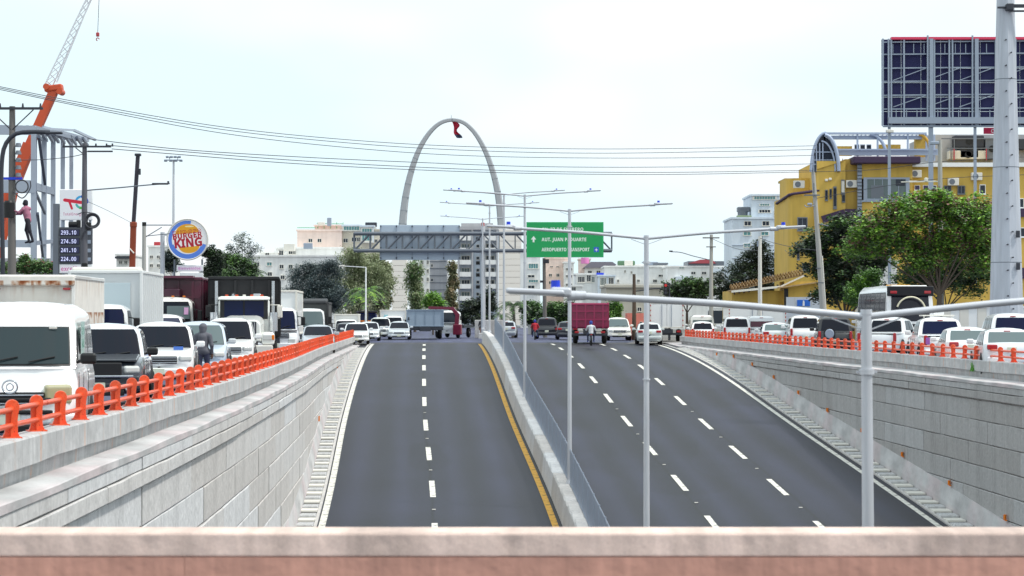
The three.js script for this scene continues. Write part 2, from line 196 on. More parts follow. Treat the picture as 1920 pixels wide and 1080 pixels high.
// median: concrete barrier with a mesh screen on it
{
  const b = thing('median_barrier', 'long rough concrete barrier carrying a mesh screen between the two carriageways', 'barrier');
  const r = rng(77);
  for (let d = 14; d < 152; d += 5) part('barrier_block', loft(q => { const y = roadY(q), n = .02 * Math.sin(q * 5.1) + .014 * Math.sin(q * 12.7), e = .03 * Math.sin(q * 8.3) + .02 * Math.sin(q * 19); return [[-.46, y - .05], [-.44, y + .28], [-.4 + n * .3, y + .82 + n], [-.35 + e, y + .87 + n], [-.02, y + .86 + e * .4], [.08, y + .8], [.12, y - .05]]; }, d + .01, Math.min(152, d + 4.99), .5, true, true), wallMat[Math.floor(r() * 4)], b);
  for (let d = 14; d < 138; d += 2) {
    const gs = [], n = 20, H = 1.2, y0 = q => roadY(q) + .84, pt = (u, v) => { const q = d + u * 1.96; return [rampX(q, .02), y0(q) + v * H, -q]; };
    for (let k = -11; k < n; k++) for (const s of [1, -1]) { let a = k / n, e = a + 12 / n * s; if (s < 0) { a += 11 / n; e = a - 12 / n; } let va = 0, vb = 1; const cl = (t, lim) => (lim - a) / (e - a); let t0 = 0, t1 = 1; if (a < 0) t0 = cl(0, 0); if (a > 1) t0 = cl(0, 1); if (e > 1) t1 = cl(0, 1); if (e < 0) t1 = cl(0, 0); if (t1 - t0 < .06 || t0 < 0 || t1 > 1) continue; gs.push(bar(pt(a + (e - a) * t0, t0), pt(a + (e - a) * t1, t1), .0095, .0095, 3)); }
    gs.push(beam(pt(0, 0), pt(0, 1.02), .05, .05), beam(pt(0, 0.03), pt(1, 0.03), .04, .04), beam(pt(0, .97), pt(1, .97), .03, .03));
    part('mesh_panel', gs, M.steel, b);
  }
}
// orange guard rails on both parapets
function guardRail(o, d0, d1, label) {
  const g = thing('guard_rail', label, 'guardrail');
  const sh = new THREE.Shape(); sh.moveTo(-.1, 0); sh.lineTo(.1, 0); sh.lineTo(.075, .05); sh.quadraticCurveTo(.055, .2, .078, .34); sh.absarc(0, .37, .08, -.2, Math.PI + .2, false); sh.quadraticCurveTo(-.055, .2, -.075, .05); sh.lineTo(-.1, 0);
  const post = merge([xf(boxUV(new THREE.ExtrudeGeometry(sh, { depth: .035, bevelEnabled: true, bevelSize: .006, bevelThickness: .006, bevelSegments: 1, curveSegments: 8 })), 0, .012, -.018), B(.24, .016, .2, 0, .008, 0), B(.03, .36, .09, 0, .19, .02)]);
  const rr = rng(Math.round(o * 10) & 255);
  for (let d = d0; d < d1; d += 1.5) { const p = part('post', post, rr() < .35 ? M.orangeWorn : M.orange, g); p.position.set(rampX(d, o), TOPY, -d); p.rotation.y = .35 * Math.sign(-o) + (rr() - .5) * .2; p.rotation.z = (rr() - .5) * .08; p.rotation.x = (rr() - .5) * .07; }
  for (const h of [.15, .345]) for (let d = d0 - 1; d < d1; d += 12) { const e = Math.min(d1, d + 12), pts = []; for (let q = d; q <= e + .01; q += 1.5) pts.push([rampX(q, o - .01 * Math.sign(o)) + (rr() - .5) * .008, TOPY + h + (rr() - .5) * .01, -q]); if (pts.length > 1) part('rail', tube(pts, .034, pts.length * 3, 8), M.orange, g); }
}
guardRail(-9.44, 17, 149, 'bright orange two-bar guard rail on top of the left concrete wall');
guardRail(13.62, 40, 149, 'bright orange two-bar guard rail on top of the right concrete wall');
// the bridge the photograph is taken from: coping in front, deck below
{
  const b = thing('bridge_parapet', 'pinkish concrete bridge parapet with pale coping across the bottom of the view', 'parapet', [0, 0, 0]);
  const cop = new THREE.MeshStandardMaterial({ map: tex(1024, 128, (u, v) => { const n = fbm(u * 30, v * 3, 30, 3, 5, 6), st = fbm(u * 120, v * 2, 120, 2, 3, 8), sp = LAT[(Math.floor(u * 1024) * 37 + Math.floor(v * 128) * 2579) & 65535], sm = Math.max(0, fbm(u * 9, v * 1, 9, 1, 3, 17) - .58); const k = .84 + .17 * (n - .5) + .1 * (st - .5) + .05 * (sp - .5) - .6 * sm; return [k, k * .89, k * .835]; }, 1 / 6, 1 / .9), bumpMap: concreteBump, bumpScale: .012, roughness: .85, side: THREE.DoubleSide });
  const face = new THREE.MeshStandardMaterial({ map: tex(1024, 128, (u, v) => { const n = fbm(u * 20, v * 3, 20, 3, 5, 12), st = fbm(u * 160, v * 2, 160, 2, 3, 4); const k = .74 + .2 * (n - .5) + .1 * (st - .5); return [k, k * .75, k * .665]; }, 1 / 6, 1 / .9), bumpMap: concreteBump, bumpScale: .012, roughness: .9, side: THREE.DoubleSide });
  for (let i = -4; i <= 4; i++) part('coping', [RB(5.985, .135, .34, .018, i * 6, E - 1.2 - .0675 + .002 * (i % 2), -11.92)], cop, b);
  for (let i = -4; i <= 4; i++) part('parapet_face', [B(5.998, 1.0, .22, i * 6 + 1.2, E - 1.335 - .5, -11.86)], face, b);
  const dk = new THREE.Group(); dk.name = 'bridge_deck'; dk.userData.kind = 'structure'; scene.add(dk);
  part('deck_slab', B(54, 1.1, 26, 0, -.6, 1.2), wallMat[0], dk); part('carriageway', B(54, .02, 22, 0, -.036, 0), asphaltMat, dk);
  part('tunnel_end', B(40, 10, .4, 0, -6, 14), wallMat[2], dk);
}

{ // a weed rooted in the right parapet
  const d = 71, r = rng(5), t = thing('weed', 'small green weed growing from the right wall below the rail', 'plant', [rampX(d, 13.42), .2, -d]), gs = [];
  for (let i = 0; i < 16; i++) { const a = r() * 6.28, l = .12 + r() * .22; gs.push(xf(new THREE.ConeGeometry(.018, l * 1.3, 4), Math.cos(a) * .05 - .04, l * .5, Math.sin(a) * .07, (r() - .5) * 1.2, 0, (r() - .3) * 1.2)); }
  part('leaves', gs, std('#5c9a3a', .8), t);
}
// ------------------------------------------------------------------ vehicles
const CAR = {
  sedan: { L: 4.5, W: 1.76, H: 1.46, hf: .70, hb: .93, belt: .93, deck: 1.02, wb: 1.25, wt: 2.05, rt: 3.2, rb: 3.95, wr: .31, sill: .2 },
  hatch: { L: 3.9, W: 1.7, H: 1.52, hf: .78, hb: .98, belt: .96, deck: .98, wb: 1.05, wt: 1.75, rt: 3.35, rb: 3.78, wr: .3, sill: .2 },
  suv: { L: 4.6, W: 1.86, H: 1.78, hf: .92, hb: 1.08, belt: 1.08, deck: 1.04, wb: 1.2, wt: 1.9, rt: 4.15, rb: 4.46, wr: .37, sill: .3 },
  pickup: { L: 5.2, W: 1.86, H: 1.8, hf: 1.02, hb: 1.14, belt: 1.12, deck: 1.08, wb: 1.45, wt: 2.1, rt: 3.3, rb: 3.62, wr: .39, sill: .34 },
  van: { L: 4.75, W: 1.9, H: 2.2, hf: .99, hb: 1.25, belt: 1.27, deck: 1.1, wb: .42, wt: 1.12, rt: 4.5, rb: 4.64, wr: .34, sill: .25, tall: .64 },
  cab: { L: 1.75, W: 2.1, H: 2.35, hf: 1.18, hb: 1.32, belt: 1.34, deck: 1.3, wb: .1, wt: .36, rt: 1.6, rb: 1.68, wr: .42, sill: .5 },
  coach: { L: 11, W: 2.5, H: 3.42, hf: 1.3, hb: 1.42, belt: 1.45, deck: 1.4, wb: .12, wt: .5, rt: 10.6, rb: 10.9, wr: .5, sill: .35 },
};
function grid(rows) { const n = rows.length, m = rows[0].length, pos = [], idx = []; for (const r of rows) for (const p of r) pos.push(...p); for (let i = 0; i < n - 1; i++) for (let k = 0; k < m - 1; k++) { const a = i * m + k, b = a + 1, c = a + m, e = c + 1; idx.push(a, b, e, a, e, c); } const g = new THREE.BufferGeometry(); g.setAttribute('position', new THREE.Float32BufferAttribute(pos, 3)); g.setIndex(idx); g.computeVertexNormals(); return g; }
const wheelGeo = r => { const t = new THREE.TorusGeometry(r * .78, r * .24, 8, 20); t.scale(1, 1, 1.5); return xf(t, 0, 0, 0, 0, Math.PI / 2); };
const geoCache = {};
function carGeo(kind) {
  if (geoCache[kind]) return geoCache[kind];
  const c = CAR[kind], hw = c.W / 2, zf = c.L / 2, o = {};
  // lower body
  const st = [[0, .42, c.hf * .72, .8], [.04, c.sill + .08, c.hf * .86, .88], [.16, c.sill, c.hf * .965, .955], [.4, c.sill, c.hf + .02, .99], [Math.max(.45, c.wb - .12), c.sill, c.hb - .02, 1], [c.wb + .35, c.sill, c.belt, 1], [(c.wb + c.rb) / 2, c.sill, c.belt, 1], [c.rb - .15, c.sill, c.belt, 1], [Math.max(c.rb + .02, c.L - .4), c.sill, c.deck, .995], [c.L - .12, c.sill, c.deck - .02, .97], [c.L - .03, c.sill + .08, c.deck - .1, .92], [c.L, .46, c.deck * .72, .86]];
  st.sort((a, b) => a[0] - b[0]);
  const sec = (z, yb, yt, s) => { const w = hw * s, h = yt - yb, half = [[w * .8, yb], [w * .95, yb + .06], [w * .99, yb + h * .3], [w, yb + h * .55], [w * .985, yb + h * .8], [w * .95, yt - .035], [w * .86, yt], [w * .45, yt + .012]]; return [...half.map(([x, y]) => [-x, y, z]), [0, yt + .016, z], ...half.slice().reverse().map(([x, y]) => [x, y, z])]; };
  const rows = st.map(([t, yb, yt, s]) => sec(zf - t, yb, yt, s).map(([x, y, z]) => [x, y, z - (kind === 'cab' || kind === 'coach' ? .05 : .15) * Math.pow(x / hw, 2) * Math.exp(-t / .7) + (kind === 'cab' ? 0 : .1) * Math.pow(x / hw, 2) * Math.exp(-(c.L - t) / .5)]));
  const flatten = (row) => row.map(([x, y, z]) => [x * .05, (y - .55) * .5 + .55, z]);
  rows.unshift(flatten(rows[0])); rows.push(flatten(rows[rows.length - 1]));
  for (const r of rows) r.push(r[0]);
  o.body = toCreasedNormals(grid(rows), .7);
  // glasshouse: S(u height, v around)
  const gw = u => hw * (.955 - .165 * Math.pow(u, 1.25) * (kind === 'van' || kind === 'coach' || kind === 'cab' ? .45 : 1)), gy = u => c.belt - .05 + (c.H - c.belt + .05) * (u < .9 ? u : .9 + (u - .9) * 1);
  const zF = u => zf - (c.wb + (c.wt - c.wb) * Math.min(u, .93) + (u > .9 ? (u - .9) * 2.2 : 0)), zB = u => zf - (c.rb + (c.rt - c.rb) * Math.min(u, .93) - (u > .9 ? (u - .9) * 1.6 : 0));
  const inset = u => u > .76 ? .24 * Math.pow((u - .76) / .24, 2) : 0, bow = .09;
  const front = (u, x) => [(gw(u) - inset(u)) * x, gy(u), zF(u) - bow * x * x * x * x * 1.3 - .03 * x * x], back = (u, x) => [(gw(u) - inset(u)) * x, gy(u), zB(u) + .05 * x * x * x * x];
  const side = (u, w, s) => { const a = front(u, s), b = back(u, s); return [a[0], a[1], a[2] + (b[2] - a[2]) * w]; };
  const ring = u => { const r = []; for (const x of [-1, -.8, -.4, 0, .4, .8]) r.push(front(u, x)); for (const w of [0, .25, .5, .75]) r.push(side(u, w, 1)); for (const x of [1, .8, .4, 0, -.4, -.8]) r.push(back(u, x)); for (const w of [1, .75, .5, .25]) r.push(side(u, w, -1)); r.push(r[0]); return r; };
  const gr = [0, .3, .6, .82, .88, .93, .97, 1].map(ring); const top = ring(1).map(([x, y, z]) => [x * .5, y + .03, z * .5 + (zF(1) + zB(1)) / 4]); const cap = ring(1).map(() => [0, c.H + .045, (zF(1) + zB(1)) / 2]); gr.push(top, cap);
  o.cabin = toCreasedNormals(grid(gr), .6);
  const patch = (fn, u0, u1, v0, v1, nx = 8, push = [0, 0, 0], rnd = .0) => { const rr = []; for (let i = 0; i <= 5; i++) { const r = []; for (let k = 0; k <= nx; k++) { const u = u0 + (u1 - u0) * i / 5, v = v0 + (v1 - v0) * k / nx; const p = fn(u, v); r.push([p[0] + push[0], p[1] + push[1], p[2] + push[2]]); } rr.push(r); } return grid(rr); };
  const tall = c.tall || .87;
  o.windscreen = patch((u, v) => front(u, v * (1 - .03 * u)), .07, tall - .02, -.9, .9, 10, [0, .008, .016]);
  o.rear = patch((u, v) => back(u, v), kind === 'coach' ? .1 : .14, kind === 'coach' ? .93 : tall - .05, -.82, .82, 10, [0, .006, -.016]);
  o.sides = []; const segs = kind === 'pickup' || kind === 'cab' ? (kind === 'cab' ? [[.12, .8]] : [[.12, .5], [.54, .9]]) : kind === 'van' ? [[.07, .3], [.34, .62], [.65, .93]] : kind === 'coach' ? [[.02, .13], [.14, .29], [.30, .45], [.46, .61], [.62, .77], [.78, .95]] : [[.13, .42], [.45, .7], [.73, .92]];
  for (const s of [-1, 1]) for (const [a, b] of segs) o.sides.push([patch((u, v) => side(u, v + (u > .1 ? 0 : 0), s), .1, tall - .04, a, b, 4, [.014 * s, 0, 0]), s]);
  o.front = front; o.back = back; o.sideAt = side; o.c = c; o.tyre = wheelGeo(c.wr); o.rim = merge([CY(c.wr * .62, c.wr * .62, .1, 0, 0, 0, 0, 0, Math.PI / 2, 16), CY(c.wr * .2, c.wr * .2, .22, 0, 0, 0, 0, 0, Math.PI / 2, 10)]);
  o.frame = patch((u, v) => front(u, v * (1 - .03 * u)), .045, tall, -.92, .92, 10, [0, .004, .009]);
  return geoCache[kind] = o;
}
function addWheel(t, g, x, y, z, r = 1) { const w = part('wheel', [CY(g.c.wr * .8 * r, g.c.wr * .8 * r, .16, 0, 0, 0, 0, 0, Math.PI / 2, 16)], M.black, t); w.position.set(x, y, z); const ty = part('tyre', g.tyre, M.rubber, w); const ri = part('rim', g.rim, M.steel, w); ty.scale.setScalar(r); ri.scale.setScalar(r); }
const softBox = (w, h, d, r) => RB(w, h, d, r);
function dressCar(t, kind, col, s = {}) {
  const g = carGeo(kind), c = g.c, hw = c.W / 2, zf = c.L / 2, pm = paint(col), trim = paint(s.trim || col);
  part('body', g.body, pm, t); part('cabin', g.cabin, s.roof ? paint(s.roof) : pm, t);
  const gl = s.glass || M.glass;
  part('windscreen_seal', g.frame, M.black, t); part('windscreen', g.windscreen, s.screen || gl, t); if (kind !== 'cab') part('rear_window', g.rear, s.rearGlass || M.glass, t);
  for (const [q, sd] of g.sides) part('side_window', q, s.sideGlass || M.glass, t);
  const fy = c.hf;
  if (!s.farRear) {
    const lm = s.lamp || M.lamp, lw = kind === 'van' ? .42 : .36, lh = kind === 'van' ? .3 : .17;
    for (const q of [-1, 1]) { part('headlight', [RB(lw, lh, .16, .06, q * (hw * .93 - lw / 2), fy * (kind === 'van' ? .86 : .84), zf - (kind === 'cab' ? .12 : .15), 0, q * .38)], lm, t); part('wing_mirror', [RB(.24, .17, .12, .05, q * (hw + .13), c.belt + .1, zf - c.wb - .32), bar([q * hw * .95, c.belt + .04, zf - c.wb - .34], [q * (hw + .06), c.belt + .08, zf - c.wb - .32], .025)], s.mirror || pm, t); }
    const gw = c.W * (kind === 'sedan' ? .46 : .52);
    part('grille', [RB(gw, fy * .2, .08, .03, 0, fy * .8, zf - .035)], M.black, t); 
    for (let k = 0; k < 3; k++) part('grille_bar', [RB(gw * .98, .022, .03, .01, 0, fy * (.735 + .06 * k), zf + .01)], M.chrome, t);
    part('bumper', [RB(c.W * .74, .2, .2, .07, 0, fy * .5, zf - .05), ...[-1, 1].map(q => RB(.42, .19, .18, .07, q * hw * .78, fy * .5, zf - .15, 0, q * .42))], s.bumper || pm, t); part('air_intake', [RB(c.W * .6, .12, .06, .03, 0, fy * .36, zf + .035)], M.black, t);
    for (const q of [-1, 1]) part('fog_lamp', [CY(.055, .055, .03, q * hw * .68, fy * .46, zf + .055, Math.PI / 2)], M.lamp, t);
    part('number_plate', [RB(.31, .16, .02, .01, 0, fy * .5, zf + .062)], M.plate, t);
    for (const q of [-.35, .25]) { const a = g.front(.09, q), b = g.front(.17, q + .42); part('wiper', [bar([a[0], a[1] + .02, a[2] + .045], [b[0], b[1] + .015, b[2] + .035], .011)], M.black, t); }
  }
  for (const q of [-1, 1]) {
    const tl = kind === 'sedan' ? RB(.34, .17, .1, .04, q * (hw * .9 - .17), c.deck * .86, -zf + .06) : RB(.14, kind === 'van' || kind === 'coach' ? .5 : .38, .12, .04, q * (hw * .92 - .06), c.deck * .88, -zf + .07);
    part('tail_light', [tl], M.red, t);
  }
  part('rear_bumper', [RB(c.W * .9, .2, .16, .06, 0, c.deck * .45, -zf + .03)], s.bumper || pm, t); part('rear_plate', [RB(.31, .16, .02, .01, 0, c.deck * (kind === 'sedan' ? .78 : .62), -zf - .012)], M.plate, t);
  if (kind !== 'coach' && kind !== 'cab') { const b = g.back(.9, 0); part('brake_light', [RB(.22, .035, .03, .01, 0, b[1] - .01, b[2] - .03)], M.red, t); }
  part('door_seam', [0, .24, .49].filter((_, k) => kind !== 'cab' || k < 1).flatMap(k => [-1, 1].map(q => B(.008, c.belt - c.sill - .25, .014, q * (hw + .001), (c.belt + c.sill) / 2 + .03, zf - c.wb - .25 - k * (c.rb - c.wb)))), M.black, t);
  for (const q of [-1, 1]) for (const k of [.2, .45]) if (kind !== 'cab' && kind !== 'coach') part('door_handle', [RB(.03, .035, .16, .012, q * (hw + .008), c.belt - .12, zf - c.wb - .3 - (k + .02) * (c.rb - c.wb))], s.bright ? M.chrome : pm, t);
  const wz = kind === 'coach' ? [2.2, 8.2] : kind === 'van' ? [.85, 3.45] : [.82, c.L - .95];
  for (const z of wz) for (const q of [-1, 1]) { part('wheel_arch', [CY(c.wr * 1.16, c.wr * 1.16, .03, q * (hw - .005), c.wr + .02, zf - z, 0, 0, Math.PI / 2, 18)], M.black, t); addWheel(t, g, q * (hw - .09), c.wr, zf - z); }
  if (kind === 'pickup') part('load_bed', [B(c.W * .8, .03, c.L - c.rb - .25, 0, c.deck - .02 + .035, -zf + (c.L - c.rb) / 2)], M.black, t), part('bed_rail', [-1, 1].map(q => RB(.07, .06, c.L - c.rb - .15, .02, q * hw * .9, c.deck + .03, -zf + (c.L - c.rb) / 2 - .02)), s.trimMat || pm, t);
  return g;
}
// front of a vehicle facing us (or its tail if it drives away) stands at distance d, centred on photo column px
function car(name, kind, px, d, col, label, s = {}) {
  const c = CAR[kind], away = s.away, turn = (s.turn ?? .09) + (away ? Math.PI : 0);
  const x = PX(px, d) - (away ? -1 : 1) * Math.sin(turn) * c.L / 2, z = -d - Math.abs(Math.cos(turn)) * c.L / 2;
  const y = s.y ?? (away && x > 12 && d < 150 ? .115 : .02);
  const t = thing(name, label, s.cat || 'car', [x, y, z], turn, s.group);
  if (s.scale) t.scale.set(...s.scale);
  dressCar(t, kind, col, s); return t;
}
// trucks: cab + body
function truck(name, px, d, label, s) {
  // d: distance of the front of the cargo body; the cab stands in front of it
  const away = s.away, turn = (s.turn ?? .05) + (away ? Math.PI : 0), bl = s.len || 5, w = s.w || 2.4;
  const t = thing(name, label, s.cat || 'truck', [PX(px, d), s.y ?? .02, -d], turn, s.group);
  // local frame: cargo front at z = 0 (or cargo tail at z = 0 when seen from behind)
  const off = away ? bl : 0, bot = 1.05, top = s.top, col = s.bodyMat || M.white;
  if (s.body === 'box') {
    const skin = part('cargo_box', [RB(w, top - bot, bl, .04, 0, (top + bot) / 2, off - bl / 2)], col, t);
    const ed = s.edge || M.offwhite;
    for (const x of [-1, 1]) for (const z of [off + .015, off - bl - .015]) part('corner_post', [RB(.1, top - bot + .03, .1, .02, x * (w / 2 - .03), (top + bot) / 2, z)], ed, t);
    for (const y of [top - .02, bot + .04]) part('box_rail', [RB(w + .02, .1, .08, .02, 0, y, off + .03), RB(w + .02, .1, .08, .02, 0, y, off - bl - .03)], ed, t);
    for (const q of [-1, 1]) part('side_rail', [RB(.06, .1, bl, .02, q * (w / 2 + .01), top - .03, off - bl / 2), RB(.06, .1, bl, .02, q * (w / 2 + .01), bot + .05, off - bl / 2)], ed, t);
    if (s.ribs) for (let k = 1; k < 10; k++) part('side_rib', [B(.03, top - bot - .2, .04, w / 2 + .012, (top + bot) / 2, off - bl * k / 10)], ed, t);
    if (s.frontRibs) for (let k = 1; k < s.frontRibs; k++) part('panel_rib', [B(.045, top - bot - .16, .035, -w / 2 + w * k / s.frontRibs, (top + bot) / 2, off + .02)], s.edge || M.midSteel, t);
    if (away) { for (const q of [-1, 1]) part('cargo_door', [RB(w / 2 - .06, top - bot - .16, .04, .015, q * (w / 4 - .005), (top + bot) / 2, off - bl - .035)], col, t); for (const q of [-.35, .35]) part('lock_rod', [bar([q, bot + .1, off - bl - .08], [q, top - .12, off - bl - .08], .02)], M.steel, t); for (let k = 0; k < 5; k++) for (const q of [-1, 1]) part('marker_lamp', [B(.07, .1, .04, q * (w / 2 - .03), bot + .2 + k * (top - bot - .4) / 4, off - bl - .085)], M.red, t); }
    if (s.panel) part('front_panel', [RB(w * .72, (top - bot) * .52, .03, .01, -w * .02, top - (top - bot) * .42, off + .045)], s.panel, t);
  } else if (s.body === 'dump') {
    const th = .09;
    part('dump_bed', [B(w, .14, bl, 0, bot + .07, off - bl / 2), B(th, top - bot, bl, -w / 2 + th / 2, (top + bot) / 2, off - bl / 2), B(th, top - bot, bl, w / 2 - th / 2, (top + bot) / 2, off - bl / 2), B(w - .18, top - bot, th, 0, (top + bot) / 2, off - th / 2), B(w - .18, top - bot - .1, th, 0, (top + bot) / 2 - .05, off - bl + th / 2)], col, t);
    part('bed_rim', [RB(w + .12, .13, .13, .03, 0, top - .03, off), RB(w + .12, .13, .13, .03, 0, top - .1, off - bl), RB(.13, .13, bl, .03, -w / 2, top - .03, off - bl / 2), RB(.13, .13, bl, .03, w / 2, top - .03, off - bl / 2)], s.rim || col, t);
    for (let k = 0; k < 6; k++) for (const q of [-1, 1]) part('bed_rib', [B(.1, top - bot - .1, .12, q * (w / 2 + .03), (top + bot) / 2, off - .25 - k * (bl - .5) / 5)], s.rim || col, t);
    for (let k = 0; k < 4; k++) { part('bed_rib', [B(.1, top - bot - .14, .08, -w / 2 + .35 + k * (w - .7) / 3, (top + bot) / 2 - .04, away ? off - bl - .05 : off + .05)], s.rim || col, t); }
    for (const y of [.35, .68]) part('bed_rib', [B(w - .1, .09, .07, 0, bot + (top - bot) * y, away ? off - bl - .06 : off + .06)], s.rim || col, t);
    if (s.canopy) part('bed_canopy', [B(w * .8, .1, .9, 0, top + .03, off + .45)], s.rim || col, t);
  }
  part('chassis', [B(.9, .3, bl + (away ? 2.2 : 2.2), 0, .82, off - bl / 2 + 1)], M.darkSteel, t); if (away) part('underrun_bar', [RB(w * .95, .16, .12, .03, 0, .62, off - bl + .05)], M.darkSteel, t), [-1, 1].forEach(q => part('tail_light', [RB(.3, .14, .06, .02, q * w * .36, .8, off - bl - .06)], M.red, t));
  const g = carGeo('cab'), c = g.c;
  for (const z of [off - bl + 1.1, off - bl + 2.3].slice(0, bl > 5.5 ? 2 : 1)) for (const q of [-1, 1]) addWheel(t, g, q * (w / 2 - .25), .48, z, 1.15);
  if (s.cab === 'flat') {
    const cb = new THREE.Group(); const dx = s.cabX || 0; const sc = s.cabS || [w / 2.25, 1, 1];
    const kid = part('cab', [g.body.clone(), g.cabin.clone()].map(q => q.scale(sc[0], sc[1], sc[2]).translate(dx, 0, off + .25 + .875)), paint(s.cabCol || '#e9ebec'), t);
    const tr = (q) => q.clone().scale(sc[0], sc[1], sc[2]).translate(dx, 0, off + .25 + .875 + 0);
    part('windscreen_seal', [tr(g.frame).translate(0, 0, 0)], M.black, t); part('windscreen', [tr(g.windscreen).translate(0, .002, .006)], s.screen || M.glass, t);
    for (const [q, sd] of g.sides) part('side_window', [tr(q)], M.glass, t);
    const zz = off + .25 + 1.75, ww = 1.05 * sc[0], H = sc[1];
    for (const q of [-1, 1]) { part('headlight', [RB(.34, .2, .1, .04, dx + q * ww * .72, .78 * H, zz - .02)], M.lamp, t); part('wing_mirror', [RB(.2, .42, .1, .04, dx + q * (ww + .22), 1.72 * H, zz - .25), bar([dx + q * ww * .95, 1.95 * H, zz - .3], [dx + q * (ww + .2), 1.9 * H, zz - .25], .02), bar([dx + q * ww * .95, 1.5 * H, zz - .3], [dx + q * (ww + .2), 1.55 * H, zz - .25], .02)], M.black, t); addWheel(t, g, dx + q * (ww - .15), .44, off + .9); }
    part('grille', [RB(ww * 1.2, .24, .06, .02, dx, 1.02 * H, zz - .02)], s.grille || M.darkSteel, t); for (let k = 0; k < 3; k++) part('grille_bar', [RB(ww * 1.16, .03, .03, .01, dx, (.95 + .07 * k) * H, zz + .02)], M.chrome, t);
    part('bumper', [RB(ww * 2.02, .26, .2, .05, dx, .55, zz)], s.bumper || paint(s.cabCol || '#e9ebec'), t); part('number_plate', [RB(.32, .17, .02, .01, dx, .56, zz + .11)], M.plate, t);
    for (const q of [-.75, -.25, .25, .75]) if (s.beacons) part('marker_lamp', [RB(.12, .06, .06, .02, dx + q * ww * .8, 2.4 * H, zz - .5)], M.amber, t);
    part('wiper', [-.4, .3].map(q => { const a = g.front(.1, q), b = g.front(.2, q + .4); return bar([a[0] * sc[0] + dx, a[1] * sc[1] + .02, a[2] * sc[2] + off + 1.125 + .05], [b[0] * sc[0] + dx, b[1] * sc[1] + .02, b[2] * sc[2] + off + 1.125 + .045], .013); }), M.black, t);
  } else if (s.cab === 'nose') {
    const cm = paint(s.cabCol || '#e6e8e4'), dx = s.cabX || 0, z0 = off + .2;
    part('cab', [RB(2.05, 1.55, 1.35, .1, dx, 1.85, z0 + .68), RB(2.0, .22, 1.3, .1, dx, 2.66, z0 + .62)], cm, t);
    part('sun_visor', [RB(2.06, .07, .3, .03, dx, 2.68, z0 + 1.38, .25)], cm, t);
    part('windscreen_seal', [RB(1.9, .78, .05, .03, dx, 2.25, z0 + 1.37, -.1)], M.black, t);
    for (const q of [-1, 1]) part('windscreen', [RB(.84, .66, .03, .03, dx + q * .45, 2.25, z0 + 1.4, -.1, q * .06)], s.screen || M.glassBlue, t);
    const hood = new THREE.Shape(); hood.moveTo(-.72, 0); hood.lineTo(-.7, .66); hood.quadraticCurveTo(-.66, .84, -.45, .86); hood.lineTo(.45, .86); hood.quadraticCurveTo(.66, .84, .7, .66); hood.lineTo(.72, 0); hood.lineTo(-.72, 0);
    const hg = new THREE.ExtrudeGeometry(hood, { depth: 1.65, bevelEnabled: true, bevelSize: .06, bevelThickness: .1, bevelSegments: 3, curveSegments: 6 }); { const p = hg.attributes.position; for (let i = 0; i < p.count; i++) { const k = p.getZ(i) / 1.65; p.setX(i, p.getX(i) * (1.08 - .16 * k)); p.setY(i, p.getY(i) * (1.08 - .2 * k)); } hg.computeVertexNormals(); }
    part('hood', [xf(hg, dx, 1.02, z0 + 1.3)], cm, t);
    part('grille', [RB(1.05, .72, .06, .03, dx, 1.4, z0 + 3.08)], M.darkSteel, t); for (let k = 0; k < 7; k++) part('grille_bar', [RB(.03, .66, .04, .01, dx - .45 + k * .15, 1.4, z0 + 3.11)], M.chrome, t);
    for (const q of [-1, 1]) {
      part('fender', [RB(.52, .5, 1.3, .16, dx + q * .98, 1.1, z0 + 2.35), RB(.5, .3, .7, .1, dx + q * .98, .98, z0 + 2.85)], cm, t); part('headlight', [RB(.36, .22, .1, .04, dx + q * .95, 1.14, z0 + 3.2)], M.lamp, t); part('turn_lamp', [RB(.1, .2, .1, .03, dx + q * 1.18, 1.14, z0 + 3.17)], M.amber, t);
      part('wing_mirror', [RB(.22, .5, .1, .04, dx + q * 1.42, 2.15, z0 + 1.2), bar([dx + q * 1.02, 2.42, z0 + 1.1], [dx + q * 1.42, 2.42, z0 + 1.2], .02), bar([dx + q * 1.02, 1.85, z0 + 1.1], [dx + q * 1.42, 1.88, z0 + 1.2], .02)], q < 0 ? M.black : M.offwhite, t); part('side_window', [RB(.03, .62, .8, .02, dx + q * 1.03, 2.25, z0 + .75)], M.glass, t);
      part('air_filter', [CY(.17, .17, .75, dx + q * 1.18, 1.75, z0 + 1.5)], M.chrome, t); addWheel(t, g, dx + q * .98, .52, z0 + 2.4, 1.22);
      part('exhaust_stack', [CY(.07, .07, 2.2, dx + q * 1.14, 2.3, z0 + .05)], M.chrome, t);
    }
    part('bumper', [RB(2.35, .34, .22, .05, dx, .66, z0 + 3.3)], s.bumper || M.offwhite, t); part('number_plate', [RB(.34, .2, .03, .01, dx + .2, .68, z0 + 3.42)], M.plate, t);
    for (const q of [-.7, -.3, 0, .3, .7]) part('marker_lamp', [RB(.13, .07, .09, .02, dx + q, 2.8, z0 + 1.0)], q === 0 ? M.offwhite : M.crane, t); part('air_horn', [CY(.04, .09, .3, dx - .45, 2.83, z0 + .6, Math.PI / 2), RB(.3, .1, .16, .03, dx + .5, 2.83, z0 + .5)], M.chrome, t);
    part('hood_ornament', [RB(.06, .12, .1, .02, dx, 1.92, z0 + 2.9)], M.chrome, t);
  }
  return t;
}
